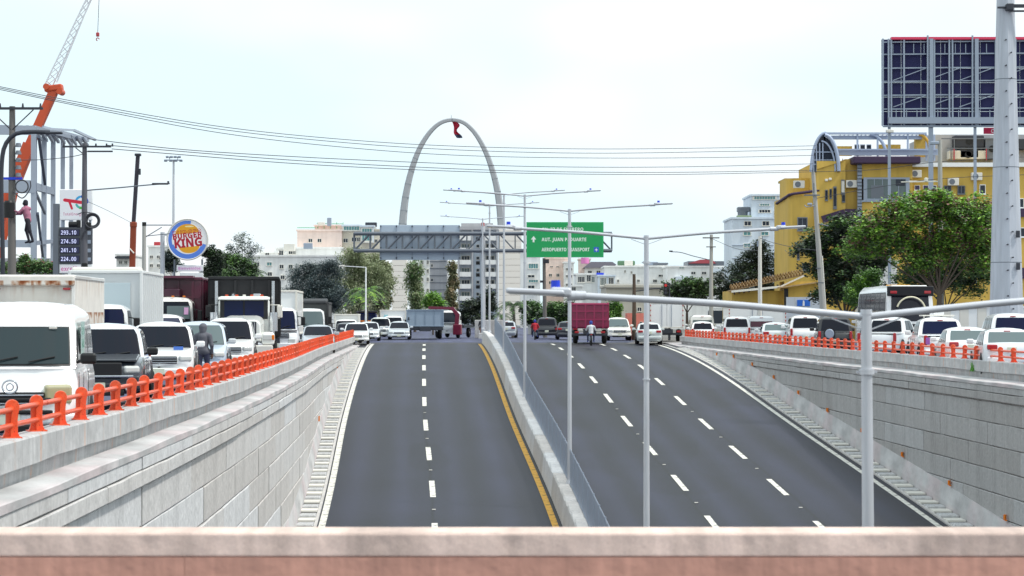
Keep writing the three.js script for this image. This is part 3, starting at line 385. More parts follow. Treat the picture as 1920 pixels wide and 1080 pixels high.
// ---- left queue, facing us, nearest first
const LEFT = 'vehicles queueing along the left wall';
{
  const v = car('passenger_van', 'van', 19, 31.3, '#eceeef', 'white high-roof passenger van with black mirror and green lettering, nearest of the left queue', { cat: 'van', turn: .13, lamp: M.lampYellow, mirror: M.black, screen: new THREE.MeshPhysicalMaterial({ color: lin(.03, .045, .05), roughness: .06, specularIntensity: .5 }) });
  const zf = 2.375;
  part('emblem', [xf(new THREE.TorusGeometry(.095, .014, 6, 20), 0, .97, zf + .0).scale(1.15, 1, 1), xf(new THREE.TorusGeometry(.05, .012, 6, 16), 0, .97, zf + .005)], M.chrome, v);
  part('grille_slot', [RB(1.2, .055, .05, .02, 0, .78, zf + .02)], M.black, v); part('grille_slot', [RB(1.25, .06, .05, .02, 0, .6, zf + .06)], M.black, v); part('sun_strip', [RB(.12, .03, .01, .005, .55, 1.83, zf - .83)], M.offwhite, v);
  const g = carGeo('van'), a = g.sideAt(.3, .12, 1);
  const txt = canvasMat(256, 160, (c, w, h) => { c.fillStyle = '#a9cfc6'; c.fillRect(0, 0, w, h); c.fillStyle = '#1d9c7d'; c.font = 'bold 66px sans-serif'; c.fillText('Tours', 38, 66); c.beginPath(); c.moveTo(60, 130); c.lineTo(120, 76); c.lineTo(150, 110); c.lineTo(190, 78); c.lineTo(216, 130); c.fill(); }, .2);
  part('window_lettering', [xf(new THREE.PlaneGeometry(.85, .5), a[0] + .03, a[1] + .16, a[2] - .62, 0, Math.PI / 2, 0)], txt, v);
}
const rustMat = new THREE.MeshStandardMaterial({ map: tex(512, 512, (u, v) => { const n = fbm(u * 24, v * 3, 24, 3, 4, 3), b = fbm(u * 9, v * 9, 9, 9, 5, 7), e = Math.max(0, v - .62) * 2.6, run = Math.max(0, n - .52) * 5 * Math.max(0, v - .1); const r = Math.min(1, run * .55 + Math.max(0, b - .5) * e * 4); const k = .86 + .1 * (b - .5); return [k + (.50 - k) * r, k * .98 + (.25 - k * .98) * r, k * .945 + (.1 - k * .945) * r]; }, 1 / 2.6, 1 / 2.6), roughness: .75, side: THREE.DoubleSide });
{
  const t = truck('box_truck', 62, 62, 'old cream box truck streaked with rust behind the white passenger van', { body: 'box', cab: 'flat', top: 3.16, len: 6, w: 2.38, bodyMat: rustMat, edge: paint('#e6e4df'), cabCol: '#e6e6e2' });
  part('roof_fairing', [RB(2.42, .3, .14, .05, 0, 3.02, .1)], rustMat, t); part('marker_lamp', [RB(.22, .07, .05, .02, .98, 2.78, .08)], M.red, t); part('marker_lamp', [RB(.1, .06, .05, .02, -.98, 2.78, .08)], M.red, t);
}
{ const t = truck('box_truck', 198, 71, 'grey-white box truck with pale blue front panel and blue windscreen, second in the left row', { body: 'box', cab: 'flat', top: 3.48, len: 6, w: 2.42, bodyMat: paint('#cdd1d2', .2), edge: paint('#e2e4e3', .2), panel: paint('#b9c8ce', .3), cabCol: '#e8eaea', screen: M.glassBlue, ribs: true, cabX: -.1 }); part('roof_duct', [RB(2.3, .24, .7, .1, 0, 3.5, -.4)], M.offwhite, t); }
{ const t = car('pickup', 'pickup', 184, 45.3, '#39404b', 'dark-fronted pickup with pale roof close behind the white passenger van', { cat: 'pickup', turn: .12, screen: M.glass, mirror: M.black, bumper: paint('#23262c'), bright: 1, roof: '#d3dbe2' }); part('hood_panel', [RB(1.62, .05, 1.1, .03, 0, 1.1, 1.95, .09)], paint('#33383f'), t); part('grille_guard', [RB(1.0, .34, .06, .05, 0, .84, 2.63)], M.black, t); part('chrome_bar', [RB(1.5, .05, .05, .02, 0, .72, 2.68)], M.chrome, t); part('front_panel', [RB(1.72, .3, .08, .05, 0, .58, 2.6)], paint('#2b2f36'), t); }
{ const t = car('pickup', 'pickup', 298, 57, '#eceeee', 'white pickup with blue sticker on its hood, third vehicle beside the left rail', { cat: 'pickup', turn: .12 }); part('hood_sticker', [RB(.26, .1, .01, .004, .5, 1.125, 2.2, -.3)], std('#3a66b8', .4), t); }
car('sport_utility', 'suv', 369, 67, '#b9c7d6', 'silver-blue sport utility car right behind the grey-hooded pedestrian', { cat: 'car', turn: .1, screen: M.glassPale, mirror: paint('#c9ced2') });
car('sport_utility', 'suv', 427, 76, '#eef0f0', 'white boxy sport utility car ahead of the black-bed dump truck', { cat: 'car', turn: .1, scale: [1, 1.06, 1] });
car('sport_utility', 'suv', 298, 81, '#eff0f0', 'white car with dark windscreen in front of the maroon-bed dump truck', { cat: 'car', turn: .1, scale: [1, 1.13, 1], screen: new THREE.MeshPhysicalMaterial({ color: lin(.03, .035, .07), roughness: .06 }) });
{ const t = truck('dump_truck', 321, 90, 'white-cab dump truck with tall maroon bed and split windscreen in the left queue', { body: 'dump', cab: 'flat', top: 3.58, len: 6, w: 2.5, bodyMat: paint('#5c1735', .4), cabCol: '#eceae6', cabS: [1.1, 1.16, 1], beacons: 1, screen: M.glass, canopy: 1 }); part('sun_shade', [RB(.95, .55, .015, .01, .5, 2.12, 1.87, -.2)], M.glassPale, t); part('sticker', [RB(.18, .3, .012, .005, .82, 2.18, 1.885, -.2)], std('#cf9fc6'), t); part('cab_box', [RB(1.1, .32, .5, .05, -.1, 2.95, .6)], paint('#3c1028', .3), t); }
truck('dump_truck', 457, 87, 'long-nosed white dump truck with black bed and orange roof lamps', { body: 'dump', cab: 'nose', top: 3.55, len: 7, w: 2.75, bodyMat: std('#15161a', .55), cabCol: '#e9ebe6', cabX: .05, turn: .1 });
{ const t = truck('box_truck', 512, 104, 'white box truck with dark blue windscreen half hidden behind the black-bed dump truck', { body: 'box', cab: 'flat', top: 3.2, len: 6, w: 2.3, bodyMat: paint('#e9ebea', .3), cabCol: '#e9ebee', screen: M.glassBlue, cabX: .25 }); }
{ const t = truck('flatbed_truck', 578, 122, 'white-cab truck with dark load on its roof near the start of the left rail', { body: 'box', cab: 'flat', top: 2.72, len: 5, w: 2.3, bodyMat: std('#4a4c4c', .8), edge: std('#3b3c3e', .7), cabCol: '#e6e8e8', screen: M.glassPale }); part('tarpaulin', [RB(2.1, .22, 2.6, .1, 0, 2.8, -1.2, .05)], std('#3d3f42', .9), t); }
car('sedan', 'sedan', 597, 113, '#a9b0b8', 'small grey car with dark windscreen before the truck with the roof load', { turn: .1 });
truck('box_truck', 650, 165, 'small white box truck behind the black car left of the palm', { body: 'box', cab: 'flat', top: 2.05, len: 4, w: 1.9, bodyMat: paint('#e8e8e4', .2), cabCol: '#e6e6e2', cabS: [.85, .7, 1] });
car('sport_utility', 'suv', 654, 152, '#1b1d22', 'black car with dark glass at the far end of the left queue', { turn: .1, scale: [1, .8, 1] });
car('sedan', 'sedan', 668, 146, '#dfe3e4', 'white sedan below the black car at the far end of the left queue', { turn: .06 });
{ const t = car('coach', 'coach', 691, 190, '#1d2f78', 'dark blue bus with an orange stripe far off left of the arch base', { cat: 'bus', turn: .1, scale: [.72, .66, .7], screen: M.glassBlue }); part('stripe', [RB(2.52, .16, 11.02, .03, 0, 2.2, 0)], M.amber, t); part('roof_cover', [RB(2.4, .3, 10.5, .1, 0, 3.45, 0)], std('#17181d', .6), t); }
{ const t = truck('box_truck', 737, 196, 'white box truck with pale cyan star emblem beneath the left arch pedestal', { body: 'box', cab: 'flat', top: 2.45, len: 5, w: 2.4, bodyMat: paint('#eef0f0', .2), cabCol: '#e8e8e8', cabS: [.9, .8, 1] }); const st = new THREE.Shape(); for (let k = 0; k < 12; k++) { const r = k % 2 ? .16 : .3, a = k * Math.PI / 6; st[k ? 'lineTo' : 'moveTo'](r * Math.cos(a), r * Math.sin(a)); } part('star_emblem', [xf(new THREE.ExtrudeGeometry(st, { depth: .02, bevelEnabled: false }), -.65, 1.8, .05)], std('#8fd6e2'), t); }
car('sport_utility', 'suv', 713, 176, '#e9ecec', 'white car with roof rack below the star-marked box truck', { turn: .06 });
car('sedan', 'sedan', 748, 172, '#c9d0d6', 'pale grey sedan beside the grey freight container', { turn: .04 });
car('sedan', 'sedan', 690, 164, '#d7dbde', 'silver sedan in front of the dark blue bus', { turn: .04 });
{ const t = truck('container_truck', 797, 176, 'truck carrying a plain blue-grey ribbed freight container in the centre distance', { body: 'box', cab: 'none', top: 2.42, len: 6, w: 3.05, bodyMat: std('#93a3b4', .6), edge: std('#8494a6', .6), frontRibs: 4, away: false }); part('door_latch', [B(.1, .25, .06, -1.35, 1.7, .06)], M.darkSteel, t); part('under_frame', [RB(3.0, .3, .3, .03, 0, .9, -.1)], M.darkSteel, t); }
{ // maroon hydraulic loader on a white truck
  const d = 184, t = thing('loader_truck', 'white truck with a maroon folding crane arm right of the grey container', 'truck', [PX(846, d), .02, -d], -.15);
  const g = carGeo('cab'), mar = paint('#7b1236', .4), L = (px, py) => [PX(px, d) - PX(846, d), PY(py, d) - .02, .5];
  part('cab', [g.body.clone().translate(-.3, 0, -.4), g.cabin.clone().translate(-.3, 0, -.4)], paint('#e9ebea'), t); part('windscreen', [g.windscreen.clone().translate(-.3, 0, -.39)], M.winDark, t); for (const q of [-1, 1]) { part('wing_mirror', [RB(.14, .34, .1, .03, -.3 + q * 1.2, 1.75, .3)], M.black, t); addWheel(t, g, -.3 + q * .9, .44, 0); }
  part('crane_arm', [beam(L(805, 577), L(853, 578), .25, .24), beam(L(850, 578), L(862, 592), .3, .3), beam(L(860, 590), L(858, 612), .32, .34)], mar, t); part('crane_base', [RB(.7, .9, .7, .06, L(860, 0)[0], .75, .5)], mar, t); part('flat_bed', [B(2.3, .25, 5, -.3, 1.0, -4)], M.darkSteel, t); for (const q of [-1, 1]) addWheel(t, g, -.3 + q * .95, .46, -5, 1.05);
  part('headlight', [RB(.3, .18, .1, .03, -.95, .8, .5)], M.lamp, t); part('headlight', [RB(.3, .18, .1, .03, .35, .8, .5)], M.lamp, t);
}
// ---- centre and right, mostly seen from behind
truck('dump_truck', 1106, 150, 'maroon dump truck seen from behind in the middle of the far crossing', { body: 'dump', away: true, cab: 'none', top: 2.85, len: 6, w: 2.55, bodyMat: paint('#8a0f45', .4), turn: -.03, rim: paint('#9a164e', .4) });
car('sport_utility', 'suv', 1162, 166, '#ecebe4', 'white boxy car facing us right of the maroon dump truck', { turn: .02, screen: M.glassPale });
truck('box_truck', 1250, 156, 'plain white box truck with red side markers seen from behind, centre right', { body: 'box', away: true, cab: 'none', top: 2.9, len: 7, w: 2.42, bodyMat: paint('#eff0f0', .2), turn: -.03 });
car('sport_utility', 'suv', 1025, 178, '#26282e', 'dark car with wide rear window behind the red-shirted rider', { away: true, turn: -.03, y: .02 });
car('sedan', 'sedan', 1064, 172, '#3a3d44', 'dark grey sedan just left of the maroon dump truck', { away: true, turn: -.03, y: .02 });
car('sedan', 'sedan', 1218, 146, '#cfd6d6', 'pale green-grey sedan in front of the red-marked box truck', { away: true, turn: -.03, y: .02 });
car('sedan', 'sedan', 949, 186, '#b9c1c8', 'grey sedan just right of the gantry column foot', { away: true, turn: -.03, y: .02 });
car('pickup', 'pickup', 1775, 82, '#f0f1f2', 'white pickup with roof rack and dark rear window beside the right rail', { cat: 'pickup', away: true, turn: -.06, rearGlass: M.glassBlue });
{ const t = scene.children[scene.children.length - 1]; part('roof_rack', [RB(1.3, .05, .06, .02, 0, 1.9, -.2), RB(1.3, .05, .06, .02, 0, 1.9, .5), RB(.05, .05, .9, .02, -.6, 1.9, .15), RB(.05, .05, .9, .02, .6, 1.9, .15), B(.04, .08, .04, -.55, 1.85, -.2), B(.04, .08, .04, .55, 1.85, -.2)], M.offwhite, t); part('roof_sign', [RB(.4, .3, .3, .04, -.1, 2.06, .4)], M.white, t); part('sticker', [RB(.16, .26, .01, .004, .72, .92, -2.61)], std('#a05ab0'), t); }
car('sedan', 'sedan', 1822, 76, '#eef0f1', 'white sedan with pale rear window directly behind the racked pickup', { away: true, turn: -.08, rearGlass: M.glassPale });
car('sedan', 'sedan', 1897, 69.5, '#e6eaee', 'silver-white sedan nearest the camera at the right end of the rail', { away: true, turn: -.1, rearGlass: M.glassPale });
car('sport_utility', 'suv', 1902, 85, '#f0f2f4', 'tall white sport utility car with dark rear window at the far right edge', { away: true, turn: -.08, scale: [1.02, 1.1, 1], rearGlass: M.glassBlue });
{ const t = car('pickup', 'pickup', 1643, 93, '#f0f1f2', 'white pickup turned to show its side windows behind the front lamp post', { cat: 'pickup', away: true, turn: -.42, mirror: M.black }); part('jerry_can', [RB(.34, .42, .2, .04, .55, 1.35, -2.2)], M.orange, t); }
{ const t = car('sport_utility', 'suv', 1566, 104, '#14161c', 'black sport utility car with a round pale spare wheel cover, right queue', { away: true, turn: -.1, rearGlass: M.glass, scale: [.95, 1.02, 1] }); part('spare_wheel', [CY(.3, .3, .14, .3, .98, -2.38, Math.PI / 2, 0, 0, 20)], M.black, t); part('wheel_cover', [CY(.24, .2, .05, .3, .98, -2.47, Math.PI / 2, 0, 0, 20)], M.steel, t); }
car('sport_utility', 'suv', 1511, 119, '#eceeee', 'white car with black tailgate window and red lamps between two dark-windowed cars', { away: true, turn: -.06, scale: [1, 1.05, 1] });
car('sedan', 'sedan', 1457, 122, '#d3d8dc', 'low silver sedan with pale rear window in the middle of the right queue', { away: true, turn: -.06, rearGlass: M.glassPale });
car('passenger_van', 'van', 1428, 140, '#eceeef', 'white van with a wine-red rear window in the right queue', { cat: 'van', away: true, turn: -.05, scale: [1, .83, 1], rearGlass: new THREE.MeshPhysicalMaterial({ color: lin(.09, .008, .03), roughness: .08 }) });
car('sport_utility', 'suv', 1382, 138, '#dfe2e4', 'pale silver sport utility car with dark rear window beside the hatchback', { away: true, turn: -.05 });
car('hatchback', 'hatch', 1318, 150, '#f0f1f1', 'small white hatchback at the start of the right rail', { away: true, turn: -.05 });
car('passenger_van', 'van', 1317, 162, '#eeefec', 'white van with pale grey rear window directly behind the small hatchback', { cat: 'van', away: true, turn: -.04, scale: [1, .9, 1], rearGlass: M.glassPale });
car('coach', 'coach', 1338, 185, '#eff0f0', 'white bus with dark upper windows far off behind the white van', { cat: 'bus', away: true, turn: -.2, scale: [.85, .78, .5], rearGlass: M.winDark });
truck('box_truck', 1420, 153, 'long white box truck standing across the street behind the right queue', { body: 'box', away: true, cab: 'none', top: 2.5, len: 4, w: 4.1, bodyMat: paint('#eeefec', .2), turn: .0, y: .1 });
{ // large white coach with black tail
  const t = car('coach', 'coach', 1708, 107, '#f2f3f3', 'large white coach with black tail window and cream arc emblem under the trees', { cat: 'bus', away: true, turn: -.02, y: .112, rearGlass: std('#0d0f22', .25) });
  part('tail_cap', [RB(2.34, .5, .1, .06, 0, 3.12, -5.32)], std('#0b0c14', .3), t); part('rear_panel', [RB(2.4, 1.05, .08, .08, 0, .95, -5.48)], std('#15161d', .35), t);
  for (const q of [-1, 1]) part('tail_light', [RB(.34, .14, .05, .03, q * .85, 3.06, -5.4)], M.red, t);
  part('arc_emblem', [xf(new THREE.TorusGeometry(.72, .045, 6, 24, Math.PI * .8), 0, 2.1, -5.52, 0, Math.PI, -.3 + .6)], std('#e8e2c4', .5), t);
}
// ------------------------------------------------------------------ people
function figure(name, label, bones, res, size, pos, turn, colors, parts) {
  // bones: [a, ra, b, rb, colour index]; a smooth union of tapered capsules meshed on a grid
  const mc = new MarchingCubes(res, new THREE.MeshBasicMaterial(), false, false, 400000); mc.isolation = 0;
  const c = [0, size / 2 - .05, 0], n = res, cell = size / n * 1, f = mc.field; const who = new Uint8Array(n * n * n);
  const dist = (p, b) => { const [a, ra, e, rb] = b; const ex = e[0] - a[0], ey = e[1] - a[1], ez = e[2] - a[2], px = p[0] - a[0], py = p[1] - a[1], pz = p[2] - a[2]; const t = Math.max(0, Math.min(1, (px * ex + py * ey + pz * ez) / (ex * ex + ey * ey + ez * ez + 1e-9))); return Math.hypot(px - ex * t, py - ey * t, pz - ez * t) - (ra + (rb - ra) * t); };
  for (let z = 0; z < n; z++) for (let y = 0; y < n; y++) for (let x = 0; x < n; x++) { const p = [c[0] + (x / (n / 2) - 1) * size / 2, c[1] + (y / (n / 2) - 1) * size / 2, c[2] + (z / (n / 2) - 1) * size / 2]; let d = 9; for (const b of bones) { const e = dist(p, b), k = .035; if (e > .25 && d < .2) continue; const h = Math.max(k - Math.abs(d - e), 0) / k; d = Math.min(d, e) - h * h * k * .25; } f[x + y * n + z * n * n] = -d; }
  mc.update(); const cnt = mc.count, pa = mc.positionArray.slice(0, cnt * 3), na = mc.normalArray.slice(0, cnt * 3), col = new Float32Array(cnt * 3);
  for (let i = 0; i < cnt; i++) { const p = [c[0] + pa[3 * i] * size / 2, c[1] + pa[3 * i + 1] * size / 2, c[2] + pa[3 * i + 2] * size / 2]; let bd = 9, bi = 0; for (const b of bones) { const e = dist(p, b); if (e < bd) { bd = e; bi = b[4]; } } pa[3 * i] = p[0]; pa[3 * i + 1] = p[1]; pa[3 * i + 2] = p[2]; col.set(colors[bi], 3 * i); const l = -Math.hypot(na[3 * i], na[3 * i + 1], na[3 * i + 2]) || -1; for (let q = 0; q < 3; q++) na[3 * i + q] /= -Math.abs(l) * -1; }
  const g = new THREE.BufferGeometry(); g.setAttribute('position', new THREE.BufferAttribute(pa, 3)); g.setAttribute('color', new THREE.BufferAttribute(col, 3)); g.computeVertexNormals();
  const gg = (() => { const q = mergeVertices(g.deleteAttribute('normal') && g, 1e-4); q.computeVertexNormals(); return q; })();
  const t = thing(name, label, 'person', pos, turn); part('body', gg, new THREE.MeshStandardMaterial({ vertexColors: true, roughness: .85, side: THREE.DoubleSide }), t);
  if (parts) parts(t); return t;
}
const hand = (x, y, z, ci, dy = -1) => [[[x, y, z], .04, [x, y + .07 * dy, z + .01], .036, ci], ...[-.03, -.01, .01, .03].map((q, i) => [[x, y + .07 * dy, z + q], .013, [x - .012 * Math.sign(x), y + (.135 + .012 * (1.5 - Math.abs(i - 1.5))) * dy, z + q + .012], .01, ci]), [[x, y + .02 * dy, z + .04], .015, [x - .01 * Math.sign(x), y + .085 * dy, z + .065], .011, ci]];
const walker = (o = {}) => [
  [[0, .98, 0], .155, [0, 1.18, 0], .15, 0], [[0, 1.18, .0], .155, [0, 1.36, -.01], .165, 0], [[-.12, 1.42, -.01], .085, [.12, 1.42, -.01], .085, 0], [[-.08, .94, 0], .13, [.08, .94, 0], .13, 0],
  [[0, 1.44, -.01], .075, [0, 1.53, .0], .065, 0], [[0, 1.615, .005], .108, [0, 1.67, .012], .108, o.hood ? 0 : 3], ...(o.hood ? [[[0, 1.55, -.04], .1, [0, 1.66, -.03], .118, 0]] : []), [[0, 1.6, .085], .045, [0, 1.66, .09], .05, 2], [[0, 1.62, .12], .016, [0, 1.645, .118], .012, 2], [[0, 1.55, .07], .04, [0, 1.575, .085], .035, 2],
  [[-.2, 1.4, -.01], .075, [-.27, 1.12, -.03], .058, 0], [[-.27, 1.12, -.03], .056, [-.26, .88, .06], .042, 0], [[.2, 1.4, -.01], .075, [.27, 1.12, -.02], .058, 0], [[.27, 1.12, -.02], .056, [.27, .88, .1], .042, 0],
  ...hand(-.26, .86, .065, 2), ...hand(.27, .86, .105, 2),
  [[-.1, .92, 0], .105, [-.105, .5, .1], .072, 1], [[-.105, .5, .1], .07, [-.11, .1, .02], .048, 1], [[.1, .92, 0], .105, [.105, .5, -.03], .072, 1], [[.105, .5, -.03], .07, [.11, .12, -.22], .048, 1],
  [[-.11, .05, .0], .045, [-.115, .035, .16], .036, 3], [[.11, .07, -.24], .045, [.115, .035, -.1], .036, 3],
];
figure('person', 'person in a grey hooded top seen from behind beside the left rail', walker({ hood: 1 }), 150, 1.9, [PX(381, 64), .015, -64], Math.PI - .1, [[.115, .118, .142], [.05, .055, .10], [.13, .07, .045], [.03, .03, .03]]);
// the lineman up the left pole is built with its pole further down
const sitter = [
  [[0, .82, 0], .15, [0, 1.02, .04], .145, 0], [[0, 1.02, .04], .15, [0, 1.2, .07], .16, 0], [[-.13, 1.26, .07], .08, [.13, 1.26, .07], .08, 0], [[0, 1.28, .08], .06, [0, 1.4, .1], .058, 2], [[0, 1.47, .11], .105, [0, 1.53, .115], .11, 3], [[0, 1.45, .19], .05, [0, 1.5, .2], .05, 2], [[0, 1.47, .235], .014, [0, 1.495, .23], .011, 2],
  [[-.2, 1.24, .07], .07, [-.3, 1.02, .2], .055, 0], [[-.3, 1.02, .2], .05, [-.27, .98, .45], .04, 2], [[.2, 1.24, .07], .07, [.3, 1.02, .2], .055, 0], [[.3, 1.02, .2], .05, [.27, .98, .45], .04, 2], [[-.27, .98, .46], .042, [-.27, .95, .52], .035, 2], [[.27, .98, .46], .042, [.27, .95, .52], .035, 2],
  [[-.09, .8, .02], .11, [-.2, .72, .42], .075, 1], [[-.2, .72, .42], .07, [-.2, .32, .3], .05, 1], [[.09, .8, .02], .11, [.2, .72, .42], .075, 1], [[.2, .72, .42], .07, [.2, .32, .3], .05, 1], [[-.2, .28, .28], .045, [-.2, .26, .42], .035, 3], [[.2, .28, .28], .045, [.2, .26, .42], .035, 3]];
function rider(px, d, turn, cols, label, mlabel) {
  const m = thing('motorcycle', mlabel, 'motorcycle', [PX(px, d), .02, -d], turn);
  for (const z of [.68, -.62]) { const w = part('wheel', [CY(.22, .22, .05, 0, 0, 0, 0, 0, Math.PI / 2, 16)], M.darkSteel, m); w.position.set(0, .3, z); part('tyre', xf(new THREE.TorusGeometry(.26, .05, 8, 20), 0, 0, 0, 0, Math.PI / 2), M.rubber, w); }
  part('frame', [bar([0, .3, -.62], [0, .62, -.1], .03), bar([0, .62, -.1], [0, .78, .45], .035), bar([0, .35, 0], [0, .75, .42], .03)], M.darkSteel, m); part('fork', [bar([-.07, .3, .68], [-.07, .95, .42], .022), bar([.07, .3, .68], [.07, .95, .42], .022)], M.chrome, m); part('fuel_tank', [RB(.26, .22, .5, .09, 0, .78, .22)], paint('#8f1420'), m); part('seat', [RB(.26, .1, .62, .04, 0, .75, -.3)], M.black, m); part('handlebar', [bar([-.36, 1.0, .38], [.36, 1.0, .38], .016)], M.black, m); part('engine', [RB(.24, .28, .36, .05, 0, .45, .08)], M.steel, m); part('headlight', [CY(.08, .08, .1, 0, .92, .52, Math.PI / 2)], M.lamp, m); part('tail_light', [RB(.12, .07, .06, .02, 0, .72, -.66)], M.red, m);
  figure('person', label, sitter, 72, 1.75, [PX(px, d), .02, -d - (turn ? -.1 : .1)], turn, cols);
}
rider(1003, 172, Math.PI, [[.45, .02, .035], [.04, .05, .1], [.13, .07, .045], [.03, .05, .3]], 'person in a red shirt and blue cap riding a motorcycle in the far centre', 'motorcycle under the red-shirted rider');
rider(1108, 140, Math.PI, [[.6, .62, .66], [.04, .05, .1], [.13, .07, .045], [.03, .06, .32]], 'person in a white shirt and blue cap riding in front of the maroon dump truck', 'motorcycle under the white-shirted rider');
figure('person', 'person in dark clothes standing at the foot of the sign gantry column', walker(), 72, 1.9, [PX(904, 184), .02, -183.2], .3, [[.05, .05, .06], [.28, .1, .05], [.13, .07, .045], [.02, .02, .02]]);
// ------------------------------------------------------------------ double-arm lamps on the median
{
  const names = ['nearest', 'second', 'third', 'fourth', 'fifth', 'sixth', 'farthest'];
  const ds = [20.6, 46.35, 71.6, 97.1, 121.5, 148.6, 174.6], px = [1636, 1212, 1068, 984, 945, 918, 905], top = [577, 440, 391, 364, 362, 384, 409];
  const say = ['nearest silver double-arm lamp post, its arms crossing the right half of the view', 'second nearest double-arm lamp post, standing between the green sign and the yellow building', 'double-arm lamp post crossing the middle of the green road sign', 'double-arm lamp post passing the left edge of the green road sign', 'double-arm lamp post just right of the arch leg, fifth along the median', 'thin double-arm lamp post between gantry column and arch leg, sixth along the median', 'farthest and lowest-looking double-arm lamp post, behind the gantry column'];
  const proto = thing('street_lamp', say[0], 'street lamp', [0, 0, 0], 0, 'lamp posts along the median');
  const H = 9.25;
  part('pole', [CY(.052, .078, H, 0, H / 2, 0, 0, 0, 0, 20), CY(.056, .056, .05, 0, H - .02, 0, 0, 0, 0, 20)], M.galv, proto);
  part('base_plate', [CY(.16, .16, .03, 0, .015, 0, 0, 0, 0, 16), CY(.1, .13, .14, 0, .09, 0, 0, 0, 0, 16)], M.galv, proto);
  part('collar', [CY(.075, .075, .05, 0, H - .58, 0, 0, 0, 0, 16), B(.2, .022, .03, 0, H - .58, 0)], M.galv, proto); part('collar', [CY(.082, .082, .03, 0, H - 3.1, 0, 0, 0, 0, 16)], M.galv, proto);
  for (const s of [-1, 1]) {
    const arm = part('arm', [tube([[s * .04, H - .06, 0], [s * .5, H - .015, 0], [s * 1.4, H + .065, 0], [s * 2.78, H + .15, 0]], .034, 30, 10)], M.galv, proto);
    part('gusset', [B(.3, .012, .02, s * .19, H - .13, 0, 0, 0, s * .35)], M.galv, arm);
    const hd = part('luminaire', [RB(.56, .05, .2, .022, s * 3.2, H + .19, 0, 0, 0, s * .05), RB(.2, .09, .15, .03, s * 2.95, H + .185, 0, 0, 0, s * .05), CY(.05, .042, .18, s * 2.8, H + .15, 0, 0, 0, Math.PI / 2, 14)], M.galv, proto);
    part('light_panel', [RB(.46, .012, .15, .004, s * 3.22, H + .163, 0, 0, 0, s * .05)], M.lamp, hd);
    part('light_sensor', [CY(.042, .046, .09, s * 3.0, H + .25, 0, 0, 0, 0, 12)], M.blue, hd);
  }
  ds.forEach((d, i) => {
    const o = i ? proto.clone() : proto; if (i) { o.name = numbered('street_lamp'); scene.add(o); o.userData = { ...proto.userData, label: say[i] }; }
    const by = roadY(d) + .83; o.position.set(PX(px[i], d), by, -d); o.scale.y = (PY(top[i], d) - by) / (H + .02);
    o.rotation.z = i === 0 ? .0065 : 0; o.rotation.y = [.03, .05, .05, .05, .05, .05, .05][i];
  });
}
